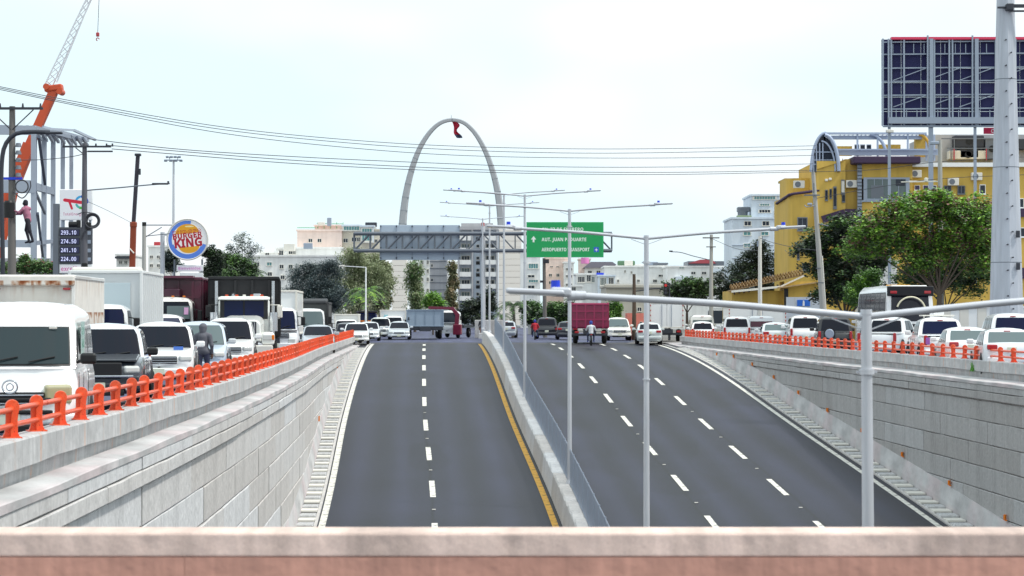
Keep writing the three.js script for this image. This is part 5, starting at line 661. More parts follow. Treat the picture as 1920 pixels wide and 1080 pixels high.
pole(1525, 322, 1548, 135, .12, .22, M.pole, 'leaning grey concrete pole before the yellow building, right tree growing against it', (t, H, l, X, Y) => { part('crossarm', [B(1.0, .08, .08, l - .1, Y(366), .15), B(.06, .6, .06, l + .02, Y(352), .12)], M.midSteel, t); part('street_light', [tube([[l + .1, Y(385), .1], [X(1512), Y(388), .2], [X(1508), Y(385), .2]], .03), RB(.3, .16, .2, .05, X(1518), Y(383), .15)], M.steel, t); part('conduit', [bar([X(1549) + .12, 0, .1], [X(1541), Y(480), .1], .05)], M.offwhite, t); part('cable_bracket', [bar([X(1535), Y(420), .1], [X(1553), Y(424), .2], .04), CY(.2, .2, .05, X(1536), Y(503), 0), CY(.2, .2, .05, X(1540), Y(530), 0)], M.midSteel, t); });
pole(1425, 443, 1425, 150, .12, .16, M.offwhite, 'straight white pole in front of the low yellow house', (t, H, l, X, Y) => { part('clamp', [CY(.12, .12, .04, 0, Y(480), 0), CY(.12, .12, .04, 0, Y(531), 0), RB(.12, .4, .12, .03, -.15, Y(457), 0)], M.steel, t); });
pole(1334, 440, 1333, 178, .13, .2, M.pole, 'pale concrete pole with short crossarm beside the red-roofed building', (t, H, l, X, Y) => { part('crossarm', [B(1.4, .1, .1, 0, Y(446), .15), B(.8, .08, .08, 0, Y(463), .15)], M.dpole, t); part('lamp_arm', [tube([[0, Y(488), 0], [X(1300), Y(480), 0], [X(1275), Y(473), 0], [X(1258), Y(472), 0]], .04)], M.midSteel, t); part('lamp_head', [RB(.3, .12, .16, .04, X(1258), Y(471), 0)], M.darkSteel, t); });
pole(1020, 484, 1022, 190, .14, .2, M.dpole, 'dark wooden pole below the green road sign', (t, H, l, X, Y) => { part('crossarm', [B(.5, .35, .3, .1, Y(490), .1), B(.3, .2, .2, -.3, Y(528), .1)], M.darkSteel, t); });
pole(1189, 514, 1189, 170, .12, .19, M.wood, 'dark wooden pole in front of the salmon wall', (t, H, l, X, Y) => { part('bracket', [tube([[0, Y(546), 0], [X(1200), Y(545), 0], [X(1228), Y(541), 0], [X(1246), Y(541), 0]], .05)], M.darkSteel, t); });
pole(1763, 262, 1765, 126, .12, .2, M.pole, 'slim grey pole rising out of the tree beside the billboard column', (t, H, l, X, Y) => { part('cap_light', [RB(.5, .2, .3, .05, X(1752), Y(268), .1)], M.steel, t); part('lamp_arm', [beam([0, Y(340), 0], [X(1690), Y(341), 0], .06, .06), RB(.2, .25, .2, .05, X(1737), Y(337), 0)], M.offwhite, t); });
{ const d = 168, t = thing('traffic_light', 'hanging traffic light with red upper lens at the edge of the far trees', 'traffic light', [PX(1248, d), 0, -d]); part('housing', [RB(.32, .95, .26, .04, 0, PY(542, d), 0)], M.black, t); part('lens', [CY(.11, .11, .06, 0, PY(535, d), .14, Math.PI / 2)], new THREE.MeshStandardMaterial({ color: lin(.3, .02, .02), emissive: new THREE.Color(.25, .02, .02) }), t); for (const y of [542, 549]) part('lens', [CY(.11, .11, .06, 0, PY(y, d), .14, Math.PI / 2)], M.darkSteel, t); part('post', [CY(.07, .1, PY(530, d), .3, PY(530, d) / 2, -.1), beam([.3, PY(533, d), -.1], [0, PY(533, d), -.1], .08, .08)], M.darkSteel, t); }
// overhead lines: sagging between poles on either side of the street
{
  const W = (label, pts, r = .017) => { solo('power_line', [tube(pts, r, 60, 5)], M.cable, label, 'cable', 'overhead lines across the street'); };
  const line = (pts, d0, d1) => pts.map(([x, y]) => { const u = Math.max(0, Math.min(1.2, x / 1530)), d = d0 + (d1 - d0) * u; return P(x, y, d); });
  const up = [[[-60, 150], [140, 190], [420, 238], [680, 264], [860, 274], [1100, 279], [1350, 277], [1530, 273]], [[-60, 152], [145, 195], [420, 243], [680, 270], [860, 281], [1100, 287], [1350, 284], [1530, 280]], [[-60, 155], [150, 199], [420, 250], [680, 279], [860, 291], [1100, 296], [1350, 295], [1525, 291]]];
  ['topmost of the upper three overhead wires crossing the sky', 'middle one of the upper three overhead wires crossing the sky', 'lowest of the upper three overhead wires crossing the sky'].forEach((l, i) => W(l, line(up[i], 92, 135)));
  const lo = [[[163, 260], [330, 279], [560, 294], [800, 305], [1000, 312], [1250, 313], [1525, 307]], [[200, 272], [330, 283], [560, 301], [800, 314], [1000, 321], [1250, 323], [1525, 319]], [[209, 279], [330, 289], [560, 307], [800, 319], [1000, 325], [1250, 327], [1525, 322]]];
  ['topmost of the lower three overhead wires reaching the leaning pole', 'middle one of the lower three overhead wires reaching the leaning pole', 'lowest of the lower three overhead wires reaching the leaning pole'].forEach((l, i) => W(l, line(lo[i], 84, 135), .018));
  W('thin wire running up right from the leaning pole past the yellow bay window', [P(1525, 322, 135), P(1640, 318, 131), P(1764, 303, 126), P(1960, 292, 126)]); W('second wire from the leaning pole passing under the billboard', [P(1530, 372, 135), P(1640, 352, 131), P(1764, 335, 126), P(1960, 326, 126)]);
  W('drooping service wire from the leaning pole toward the white pole', [P(1536, 470, 135), P(1490, 464, 140), P(1440, 452, 148), P(1425, 446, 150)], .02); W('guy wire slanting down from the dark pole to the orange mast', [P(160, 376, 84), P(200, 394, 100), P(247, 418, 119)], .01); W('long service wire hanging from the far left pole across the steel frame', [P(22, 300, 88), P(80, 299, 87), P(150, 290, 84.5), P(163, 284, 84)], .015);
  W('wire between white pole and pale concrete pole above the far trees', [P(1425, 470, 150), P(1380, 466, 164), P(1334, 447, 178)], .02);
}
// ------------------------------------------------------------------ buildings
const plaster = (r, g, b, amt = .1) => new THREE.MeshStandardMaterial({ map: tex(256, 256, (u, v) => { const n = fbm(u * 5, v * 5, 5, 5, 5, 6), st = fbm(u * 30, v * 2, 30, 2, 3, 3); const k = 1 + amt * (n - .5) + amt * .8 * (st - .5); return [r * k, g * k, b * k]; }, 1 / 9, 1 / 9), roughness: .88, side: THREE.DoubleSide });
const BW = { white: plaster(.90, .90, .89), cool: plaster(.82, .86, .90), pink: plaster(.91, .83, .79), grey: plaster(.68, .68, .69), cream: plaster(.86, .83, .76), yellow: plaster(.80, .67, .33, .12), beige: plaster(.72, .70, .65), yellowLow: plaster(.72, .60, .30, .16) };
const frameGeo = (() => { const s = new THREE.Shape(); s.moveTo(-.5, -.5); s.lineTo(.5, -.5); s.lineTo(.5, .5); s.lineTo(-.5, .5); s.lineTo(-.5, -.5); const h = new THREE.Path(); h.moveTo(-.42, -.42); h.lineTo(-.42, .42); h.lineTo(.42, .42); h.lineTo(.42, -.42); h.lineTo(-.42, -.42); s.holes.push(h); return boxUV(new THREE.ExtrudeGeometry(s, { depth: 1, bevelEnabled: false })); })();
const paneGeo = B(.88, .88, 1, 0, 0, .5), mullGeo = B(1, 1, 1), sillGeo = B(1, 1, 1);
function win(parent, x, y, z, w, h, o = {}) { // a window: frame, pane, mullion, sill
  const f = part('window', frameGeo, o.frame || M.offwhite, parent); f.position.set(x, y, z); f.scale.set(w, h, .1); if (o.ry) f.rotation.y = o.ry;
  const p = part('pane', paneGeo, o.pane || M.winDark, f); p.scale.set(1, 1, .55); 
  const n = o.cols || 2; for (let k = 1; k < n; k++) { const q = part('mullion', mullGeo, o.frame || M.offwhite, f); q.position.set(-.44 + .88 * k / n, 0, .4); q.scale.set(.05 / w, .86, .5); }
  const s = part('sill', sillGeo, o.frame || M.offwhite, f); s.position.set(0, -.53, .7); s.scale.set(1.1, .07, 1.6); return f;
}
// box building measured by photo columns x0..x1 and top row at distance d
function block(name, label, x0, x1, yt, d, dep, mat, o = {}) {
  const t = o.into || thing(name, label, o.cat || 'building', [PX((x0 + x1) / 2, d), 0, -d], 0, o.group), ox = PX((x0 + x1) / 2, d) - t.position.x, oz = -d - t.position.z;
  const w = (x1 - x0) / F * d, H = PY(yt, d), b = o.yb ? PY(o.yb, d) : 0;
  part('wall', [B(w, H - b, dep, ox, (H + b) / 2, oz - dep / 2)], mat, t);
  if (o.cap !== 0) part('roof_edge', [B(w + .3, .22, .3, ox, H + .02, oz + .06), B(.3, .22, dep, ox - w / 2, H + .02, oz - dep / 2 - .1), B(.3, .22, dep, ox + w / 2, H + .02, oz - dep / 2 - .1)], o.capMat || mat, t);
  for (const [px, py, ww, hh, q] of o.wins || []) win(t, PX(px, d) - t.position.x, PY(py, d), oz + .01, ww / F * d, hh / F * d, { pane: o.pane, frame: o.frame, ...(q || {}) });
  return t;
}
const gridWins = (xs, ys, w, h, q) => xs.flatMap(x => ys.map(y => [x, y, w, h, q]));
function roofClutter(t, d, list) { for (const [px, py, w, h, m] of list) part('roof_unit', [RB(w, h, w * .8, .06, PX(px, d) - t.position.x, PY(py, d) + h / 2, -d - t.position.z - 2)], m || M.offwhite, t); }
// far left
{ const d = 300, t = block('apartment_building', 'pale pink block with two small square windows and green glass rooftop, left of the arch', 557, 641, 432, d, 14, BW.pink, { wins: [[582, 451, 8, 7], [599, 451, 8, 7], ...gridWins([562, 577, 592, 607, 622], [474], 12, 11, { pane: M.glassTeal, cols: 3 })] });
  block('', '', 590, 645, 423, d + 3, 10, BW.pink, { into: t }); block('', '', 640, 712, 431, d + .5, 12, BW.cream, { into: t, wins: [[648, 451, 9, 8], [664, 449, 10, 8], [672, 449, 6, 8], [705, 452, 6, 7], ...gridWins([650, 668, 688], [492], 7, 14)] });
  block('', '', 642, 677, 423, d - .3, 6, BW.cool, { into: t, yb: 433, wins: [[659, 428, 34, 8, { pane: M.glassTeal, cols: 6 }]] }); block('', '', 677, 700, 424, d - .6, 6, BW.cool, { into: t, yb: 455, wins: [[688, 440, 21, 27, { pane: M.glassTeal, cols: 4 }]] });
  roofClutter(t, d, [[694, 424, 1.6, .6, M.darkSteel], [600, 422, 1, .5], [615, 423, .6, 1.2, M.steel]]); part('roof_railing', [beam([PX(557, d) - t.position.x, PY(427, d), 0], [PX(592, d) - t.position.x, PY(427, d), 0], .08, .08)], M.green, t); part('roof_railing', [beam([PX(590, d) - t.position.x, PY(417, d), -3], [PX(640, d) - t.position.x, PY(418, d), -3], .07, .07), ...[592, 604, 616, 628, 640].map(p => B(.07, .9, .07, PX(p, d) - t.position.x, PY(421, d), -3))], M.green, t); }
{ const d = 290, t = block('apartment_building', 'long low white building with dark strip windows left behind the dark trees', 470, 640, 480, d, 14, BW.white, { wins: [[482, 496, 9, 9], [505, 495, 10, 7, { pane: M.glassTeal }], ...gridWins([482, 506], [514], 9, 8), ...gridWins([528, 545, 565, 590, 612], [500], 8, 8), ...gridWins([530, 550, 575, 600], [520], 8, 8)] }); block('', '', 486, 520, 473, d + 4, 8, BW.white, { into: t, wins: [[501, 477, 8, 9]] }); block('', '', 517, 640, 465, d + 5, 8, BW.white, { into: t, wins: [[527, 474, 9, 10], [545, 473, 8, 8], [552, 473, 5, 8]] }); roofClutter(t, d, [[540, 470, 1.5, 1], [575, 466, 1.2, .8, M.steel]]); }
{ const d = 260, t = block('house', 'small white house with dark awnings behind the rusty orange mast', 218, 246, 478, d, 9, BW.white, { wins: [[226, 492, 6, 6], [236, 492, 6, 6], [228, 504, 5, 6], [238, 504, 5, 6]] }); part('awning', [B(1.9, .25, .8, 0, PY(483, d), .4), B(1.9, .2, .8, 0, PY(503, d), .4)], M.darkSteel, t); }
{ const d = 270, t = block('house', 'white building with small windows between the burger sign poles', 278, 318, 462, d, 9, BW.white, { wins: gridWins([284, 297, 309], [482, 498], 6, 6) }); roofClutter(t, d, [[290, 460, .8, .5, M.red]]); block('', '', 383, 412, 500, d - 60, 6, BW.white, { into: t, wins: [[389, 508, 9, 8]] }); }
// petrol station hedge side: grey block behind
block('workshop', 'low dark grey workshop wall behind the steel frame at far left', -40, 112, 488, 140, 10, BW.grey, {});
// centre
{ const d = 330, t = block('concrete_tower', 'windowless grey concrete block with thin floor lines left of the vine-covered column', 806, 837, 486, d, 8, BW.grey, { cap: 0 }); for (let k = 0; k < 9; k++) part('floor_line', [B((837 - 806) / F * d + .06, .1, .1, 0, 1.5 + k * 1.1, .03)], M.midSteel, t); for (const y of [498, 525, 550]) win(t, PX(810, d) - t.position.x, PY(y, d), .01, .3, .5, { cols: 1 }); }
block('apartment_building', 'white slab with dark window slots between willow and grey concrete block', 786, 808, 482, 345, 8, BW.white, { wins: gridWins([792, 802], [492, 508, 524, 545], 4, 8) });
{ // hotel with balconies
  const d = 320, t = block('hotel_building', 'grey hotel with stacked balconies and blue windows between gantry column and arch', 858, 934, 428, d, 12, BW.cool, { cap: 0 }); const X = p => PX(p, d) - t.position.x;
  part('roof_slab', [B(78 / F * d, .5, 13, X(896), PY(428, d), -5.6), B(60 / F * d, .9, 8, X(894), PY(423, d), -6)], BW.grey, t);
  for (let k = 0; k < 6; k++) { const y = 443 + k * 22.5; win(t, X(873), PY(y - 3, d), .01, 17 / F * d, 11 / F * d, { cols: 3, pane: k % 2 ? M.glassPale : M.winDark }); win(t, X(896), PY(y - 4, d), .01, 6 / F * d, 6 / F * d, { cols: 1 }); win(t, X(919), PY(y - 3, d), .01, 17 / F * d, 11 / F * d, { cols: 3 }); for (const [a, b] of [[862, 884], [908, 931]]) part('balcony', [B((b - a) / F * d, .2, 1.2, X((a + b) / 2), PY(y + 6.5, d), .62), B((b - a) / F * d, .7, .1, X((a + b) / 2), PY(y + 4, d), 1.2)], BW.white, t); if (k < 6) part('stair_opening', [B(.55, .5, .12, X(896), PY(y + 5, d), .02)], M.black, t); }
  for (const p of [860, 886, 906, 932]) part('fin_wall', [B(.22, PY(432, d), 1.3, X(p), PY(432, d) / 2, .65)], BW.grey, t); }
{ const d = 330, t = block('apartment_building', 'white building with bright blue-green window bands left of the dark wooden pole', 976, 1013, 470, d, 10, BW.white, { wins: [[1000, 499, 20, 10, { pane: M.glassTeal, cols: 4 }], [996, 518, 14, 5], [1000, 527, 20, 5, { pane: M.glassTeal, cols: 4 }], [996, 538, 14, 6], [1001, 547, 16, 4, { pane: M.glassTeal }]] }); }
{ const d = 340, t = block('apartment_building', 'pale pinkish building behind the dark pole under the green sign', 1022, 1068, 484, d, 10, BW.pink, { wins: [...gridWins([1034, 1046, 1058], [500], 6, 2), ...gridWins([1032, 1046, 1060], [516, 530], 6, 6)] }); roofClutter(t, d, [[1045, 484, 2, .6], [1060, 483, .5, 1, M.steel]]); block('', '', 1058, 1076, 492, d - 6, 8, BW.white, { into: t, wins: gridWins([1063, 1071], [505, 518, 534], 4, 5) }); }
{ const d = 360, t = block('house', 'white house with a dark grey hipped roof behind the lamp post right of the sign', 1098, 1160, 502, d, 10, BW.white, { cap: 0, wins: gridWins([1106, 1122, 1138, 1152], [510], 8, 5) }); const X = p => PX(p, d) - t.position.x; const s = new THREE.Shape(); s.moveTo(X(1094), PY(502, d)); s.lineTo(X(1164), PY(502, d)); s.lineTo(X(1148), PY(491, d)); s.lineTo(X(1108), PY(491, d)); part('roof', [xf(new THREE.ExtrudeGeometry(s, { depth: 10, bevelEnabled: false }), 0, 0, -9.5)], std('#7d7a86', .8), t); block('', '', 1086, 1107, 486, d + 6, 6, BW.pink, { into: t }); part('roof_tank', [CY(.7, .7, 1.0, X(1098), PY(488, d), -3)], std('#e58ac4', .6), t); }
{ const d = 300, t = block('office_building', 'small glass-fronted building with blue awning below the grey hipped roof', 1080, 1134, 514, d, 9, BW.white, { wins: [[1090, 524, 14, 12, { cols: 4 }], [1104, 522, 8, 14], [1112, 524, 6, 12, { pane: M.glassPale }]] }); block('', '', 1122, 1153, 517, d - 3, 8, BW.cool, { into: t, wins: [[1131, 528, 12, 16, { pane: M.glassPale, cols: 4 }], [1146, 527, 10, 14, { cols: 3 }]] }); part('awning', [B(1.0, .35, .8, PX(1125, d) - t.position.x, PY(514, d), .3)], M.blue, t); block('', '', 1070, 1092, 536, d - 8, 6, BW.white, { into: t, wins: [[1076, 542, 8, 8]] }); }
{ const d = 310, t = block('apartment_building', 'wide white building with few small windows right of the glass-fronted one', 1134, 1252, 500, d, 10, BW.white, { wins: [[1159, 527, 4, 6], [1197, 527, 5, 6], [1172, 509, 3, 5], [1240, 517, 12, 4], [1228, 527, 8, 6], [1243, 529, 9, 5], [1184, 511, 3, 5]] }); block('', '', 1160, 1250, 497, d + 6, 8, BW.white, { into: t }); roofClutter(t, d, [[1186, 512, .5, .5, std('#d8d050')], [1180, 497, 1.2, .7], [1225, 497, 1.6, .5, M.steel], [1240, 496, 2.2, .3, M.midSteel]]); part('roof_railing', [beam([PX(1215, d) - t.position.x, PY(496, d), -2], [PX(1252, d) - t.position.x, PY(496, d), -2], .1, .14)], M.steel, t); part('hanging_bush', [RB(2.6, .7, .6, .2, PX(1177, d) - t.position.x, PY(492, d), -4)], std('#5d7d62', .9), t); }
{ const d = 250, t = block('warehouse', 'low beige-grey warehouse roof and wall in front of the white building', 1136, 1252, 537, d, 14, BW.beige, { wins: [[1199, 580, 8, 8]] }); part('roof_sheet', [B(116 / F * d, .12, 3, 0, PY(537, d) + .06, -1.2, .15)], std('#8f8d86', .7), t); }
block('low_wall', 'salmon painted wall with a dark gate behind the dark wooden pole', 1176, 1211, 587, 178, 3, plaster(.85, .50, .44), { cat: 'wall', cap: 0, wins: [[1202, 607, 5, 8, { cols: 1 }]] });
{ const d = 300, t = block('house', 'white house with a red tiled roof behind the pale concrete pole', 1252, 1372, 500, d, 12, BW.white, { wins: [[1278, 501, 10, 5, { pane: M.glassTeal }], ...gridWins([1300, 1320, 1340, 1360], [497, 512], 9, 5)] }); const X = p => PX(p, d) - t.position.x; part('dark_storey', [B(80 / F * d, .8, 8, X(1330), PY(495, d), -3.8)], M.midSteel, t); const s = new THREE.Shape(); s.moveTo(X(1290), PY(494, d)); s.lineTo(X(1342), PY(494, d)); s.lineTo(X(1334), PY(486, d)); s.lineTo(X(1312), PY(487, d)); part('roof', [xf(new THREE.ExtrudeGeometry(s, { depth: 7, bevelEnabled: false }), 0, 0, -6.5)], std('#b0515a', .8), t); part('balcony', [B(2.6, .5, .8, X(1282), PY(522, d), .4), B(2.4, .5, .8, X(1352), PY(508, d), .4)], BW.cool, t); }
// blue-white tower left of the yellow building
{ const d = 260, t = block('apartment_tower', 'blue-white apartment tower with curved blue window bands left of the yellow building', 1373, 1450, 409, d, 10, BW.cool, { wins: [...gridWins([1402, 1436], [419], 14, 9), ...gridWins([1401, 1434], [438], 15, 7, { pane: M.glassTeal }), ...gridWins([1401], [460, 480, 500], 14, 7, { pane: M.glassTeal }), ...gridWins([1430], [460, 480], 8, 7)] }); block('', '', 1409, 1462, 366, d + 1, 9, BW.cool, { into: t, wins: [[1434, 371, 46, 6, { pane: M.glassTeal, cols: 8 }], [1434, 396, 24, 6, { cols: 4 }], [1434, 384, 20, 4, { pane: M.glassTeal, cols: 4 }], [1455, 400, 8, 10]] }); part('roof_tank', [CY(.62, .62, .9, PX(1396, d) - t.position.x, PY(400, d), -2), RB(1.5, .6, 1.6, .1, PX(1398, d) - t.position.x, PY(391, d), -2.4)], M.midSteel, t); part('planter', [RB(1.8, .3, .8, .08, PX(1396, d) - t.position.x, PY(406, d), -.5)], std('#7f9170', .9), t); for (let k = 0; k < 6; k++) part('floor_line', [B(77 / F * d + .1, .09, .12, 0, 2.5 + k * 1.6, .03)], M.steel, t); }
// the yellow building
{
  const d = 176, t = thing('yellow_building', 'large mustard-yellow building with purple trim and a glazed barrel roof at right', 'building', [PX(1650, d), 0, -d]);
  const X = p => PX(p, d) - t.position.x, Y = p => PY(p, d), pur = std('#3c2a48', .7), y = BW.yellow, wy = (a, b) => X(b) - X(a);
  // left rounded block: side wall and front quarter
  const rbk = (x0, x1, yt, z0, dep, r, nm = 'wall') => { const s = new THREE.Shape(), w = wy(x0, x1); s.moveTo(0, 0); s.lineTo(0, -dep + r); s.quadraticCurveTo(0, 0, 0, 0); const q = new THREE.Shape(); q.moveTo(-w / 2, dep); q.lineTo(-w / 2, r); q.quadraticCurveTo(-w / 2, 0, -w / 2 + r, 0); q.lineTo(w / 2, 0); q.lineTo(w / 2, dep); q.lineTo(-w / 2, dep); const g = new THREE.ExtrudeGeometry(q, { depth: Y(yt), bevelEnabled: false, curveSegments: 10 }); g.rotateX(-Math.PI / 2); g.translate((X(x0) + X(x1)) / 2, 0, z0); return part(nm, [boxUV(g)], y, t); };
  rbk(1480, 1536, 366, 0, 10, 1.2); rbk(1488, 1540, 328, -4, 5, 1.2);
  part('roof_edge', [tube([[X(1479), Y(372), -8], [X(1479), Y(367), -1.2], [X(1484), Y(364), .08], [X(1500), Y(362), .12], [X(1536), Y(357), .12]], .12, 20, 6)], pur, t); part('upper_roof_edge', [B(wy(1490, 1540), .18, 4.5, (X(1490) + X(1540)) / 2, Y(327), -8.6)], BW.yellowLow, t);
  // middle volume with windows, set forward
  part('wall', [B(wy(1531, 1585), Y(302), 11, (X(1531) + X(1585)) / 2, Y(302) / 2, -5.3)], y, t); part('wall', [B(wy(1585, 1612), Y(298), 11, (X(1585) + X(1612)) / 2, Y(298) / 2, -5.6)], BW.yellowLow, t);
  { const sh = new THREE.Shape(); sh.moveTo(X(1531), Y(303)); sh.lineTo(X(1580), Y(303)); sh.lineTo(X(1580), Y(298)); sh.lineTo(X(1531), Y(318)); part('gable_wall', [xf(new THREE.ExtrudeGeometry(sh, { depth: .4, bevelEnabled: false }), 0, .02, -.1)], y, t); }
  part('trim_band', [beam([X(1541), Y(412), .24], [X(1583), Y(399), .24], .2, .6), beam([X(1583), Y(399), .24], [X(1612), Y(399), .24], .2, .6)], pur, t);
  for (const [px, py, w, h, o] of [[1549, 366, 5, 20], [1557, 363, 4, 18], [1565, 370, 6, 40], [1580, 350, 7, 26, { pane: M.offwhite, cols: 1 }], [1581, 372, 6, 14], [1504, 420, 19, 25, { cols: 2 }], [1496, 476, 5, 22]]) win(t, X(px), Y(py), .21, w / F * d, h / F * d, { cols: 1, frame: M.midSteel, ...(o || {}) });
  // bay with the big window
  part('bay_wall', [B(wy(1613, 1708), Y(305) - Y(336), 10, (X(1613) + X(1708)) / 2, (Y(305) + Y(336)) / 2, -4.4), B(wy(1613, 1708), Y(376), 10, (X(1613) + X(1708)) / 2, Y(376) / 2, -4.4), B(.3, Y(305), 9.9, X(1706), Y(305) / 2, -4.5)], y, t);
  part('bay_room', [B(wy(1617, 1704), Y(336) - Y(376), .2, (X(1617) + X(1704)) / 2, Y(356), -3)], BW.white, t); part('bay_pillar', [B(.34, Y(300), .3, X(1610), Y(300) / 2, .5)], M.steel, t); for (let k = 0; k < 14; k++) part('rung', [B(.4, .05, .08, X(1610), Y(310 + k * 6.5), .68)], M.darkSteel, t);
  { const f = win(t, (X(1617) + X(1703)) / 2, Y(355), .62, wy(1617, 1703), Y(334) - Y(377), { pane: M.glassPale, frame: M.steel, cols: 5 }); part('blind', [B(.27, .56, .1, -.2, -.12, .62)], M.midSteel, f); part('dark_panel', [B(.2, .3, .1, .3, .28, .62)], M.winDark, f); }
  part('canopy_slab', [RB(wy(1595, 1720), .58, 6.5, .09, (X(1595) + X(1720)) / 2, Y(302), -1.6)], pur, t);
  // right wing
  part('wall', [B(wy(1708, 1990), Y(311), 11, (X(1708) + X(1990)) / 2, Y(311) / 2, -6.2)], y, t); part('white_parapet', [B(wy(1708, 1990), .34, .6, (X(1708) + X(1990)) / 2, Y(308), -.6)], M.white, t);
  for (const px of [1723, 1739, 1754]) win(t, X(px), Y(351), -.69, .46, .42, { cols: 1, frame: M.white, pane: std('#3a2f58', .3) }); for (const px of [1723, 1739, 1754]) win(t, X(px), Y(362), -.69, .46, .22, { cols: 1, frame: M.white }); for (const [px, py] of [[1846, 354], [1918, 380], [1848, 470], [1922, 435]]) win(t, X(px), Y(py), -.69, .5, .8, { cols: 1, frame: M.white }); part('trim_band', [B(1.6, .7, .2, X(1918), Y(398), -.6), B(1.6, .9, .2, X(1918), Y(512), -.6), B(1.2, .7, .2, X(1850), Y(470), -.6)], pur, t);
  part('lamp_rail', [beam([X(1700), Y(341), 1], [X(1752), Y(341), 1], .08, .08), RB(.24, .26, .2, .05, X(1739), Y(338), 1)], M.white, t);
  // barrel roof frames: quarter arcs with glazing bars
  const st = std('#a7b4cc', .5, .2), arc = (cx, cy, r, z, w, a0 = Math.PI / 2, a1 = Math.PI, ry = 1) => { const p = []; for (let k = 0; k <= 14; k++) { const a = a0 + (a1 - a0) * k / 14; p.push([cx + r * Math.cos(a), cy + r * ry * Math.sin(a), z]); } return tube(p, w, 28, 6); };
  const cy = Y(322), rr = Y(249) - cy;
  part('arch_frame', [arc(X(1549), cy, wy(1521, 1549), .1, .13, Math.PI / 2, Math.PI, rr / wy(1521, 1549)), arc(X(1546), cy, wy(1546, 1572), .3, .17, 0, Math.PI / 2, (rr - .2) / wy(1546, 1572)), arc(X(1540), cy, wy(1540, 1566), .2, .08, 0, Math.PI / 2, (rr - .7) / wy(1540, 1566))], st, t);
  part('arch_frame', [arc(X(1636), Y(300), wy(1636, 1668), -1, .14, 0, Math.PI / 2, (Y(250) - Y(300)) / wy(1636, 1668))], st, t); part('arch_frame', [arc(X(1728), Y(300), wy(1728, 1752), -1, .14, 0, Math.PI / 2, (Y(250) - Y(300)) / wy(1728, 1752))], std('#c79a3a', .7), t);
  { const q = (cx, r, hh, s) => { const sh = new THREE.Shape(); sh.moveTo(cx, cy); for (let k = 0; k <= 10; k++) { const a = Math.PI / 2 * k / 10; sh.lineTo(cx + s * r * Math.cos(a), cy + hh * Math.sin(a)); } sh.lineTo(cx, cy); return xf(new THREE.ExtrudeGeometry(sh, { depth: .08, bevelEnabled: false }), 0, 0, -.3); }; part('arch_glass', [q(X(1549), wy(1522, 1549), rr, -1)], M.winDark, t); part('arch_glass', [q(X(1546), wy(1546, 1571), rr - .3, 1)], M.winDark, t); }
  for (const [px, py] of [[1720, 325], [1790, 340], [1834, 330], [1500, 345], [1596, 345]]) { const ac = part('air_conditioner', [RB(.9, .62, .4, .04, X(px), Y(py), px < 1700 && px > 1590 ? .15 : px < 1500 ? -4.8 : -.5)], M.offwhite, t); part('fan_grille', [CY(.24, .24, .03, X(px) - .12, Y(py), px < 1700 && px > 1590 ? .36 : px < 1500 ? -4.59 : -.29, Math.PI / 2, 0, 0, 16)], M.midSteel, ac); }
  for (const [px, py, w, h] of [[1780, 355, 14, 16], [1806, 355, 14, 16], [1780, 420, 14, 16], [1510, 500, 12, 14]]) win(t, X(px), Y(py), px < 1520 ? .21 : -.69, w / F * d, h / F * d, { cols: 2, frame: M.midSteel });
  part('down_pipe', [CY(.07, .07, Y(312), X(1766), Y(312) / 2, -.6, 0, 0, 0, 8), CY(.07, .07, Y(372), X(1528), Y(372) / 2, .25, 0, 0, 0, 8)], BW.yellowLow, t);
  part('wall_lamp', [RB(.25, .2, .25, .05, X(1549), Y(338), .25), RB(.25, .2, .25, .05, X(1556), Y(336), .25)], M.offwhite, t);
  part('arch_glass', [B(wy(1540, 1562), Y(268) - Y(310), .08, X(1552), (Y(268) + Y(310)) / 2, 0), B(wy(1528, 1540), Y(275) - Y(322), .08, X(1534), Y(300), 0)], M.winDark, t); for (const p of [1526, 1531, 1537, 1543]) part('glazing_bar', [beam([X(p), Y(p < 1530 ? 292 : 268), .08], [X(p), Y(322), .08], .09, .09)], st, t); for (const p of [285, 300, 308]) part('glazing_bar', [B(wy(1524, 1566), .07, .1, (X(1524) + X(1566)) / 2, Y(p), .1)], st, t);
  part('roof_beam', [B(wy(1545, 1742), .16, .3, (X(1545) + X(1742)) / 2, Y(248), -1), B(wy(1560, 1735), .3, .4, (X(1560) + X(1735)) / 2, Y(255), -1.4), B(wy(1570, 1765), .42, .3, (X(1570) + X(1765)) / 2, Y(285), -.6), B(wy(1570, 1760), .12, .3, (X(1570) + X(1760)) / 2, Y(280), -.2)], st, t);
  for (const q of [B(wy(1572, 1612), .8, .4, (X(1572) + X(1612)) / 2, Y(276), -4), B(wy(1664, 1705), .9, .4, (X(1664) + X(1705)) / 2, Y(274), -4), B(.9, 1.6, .8, X(1735), Y(272), -2)]) part('terrace_wall', [q], y, t); for (const px of [1621, 1632, 1644]) win(t, X(px), Y(274), -3.8, .4, .9, { cols: 1, frame: st }); for (const p of [1612, 1650, 1707, 1742, 1757]) part('terrace_post', [B(.14, Y(250) - Y(300), .14, X(p), Y(275), -1)], st, t);
  for (let k = 0; k < 22; k++) part('roof_tie', [B(.05, .05, 3, X(1580 + k * 8), Y(251), -2.4)], st, t);
}
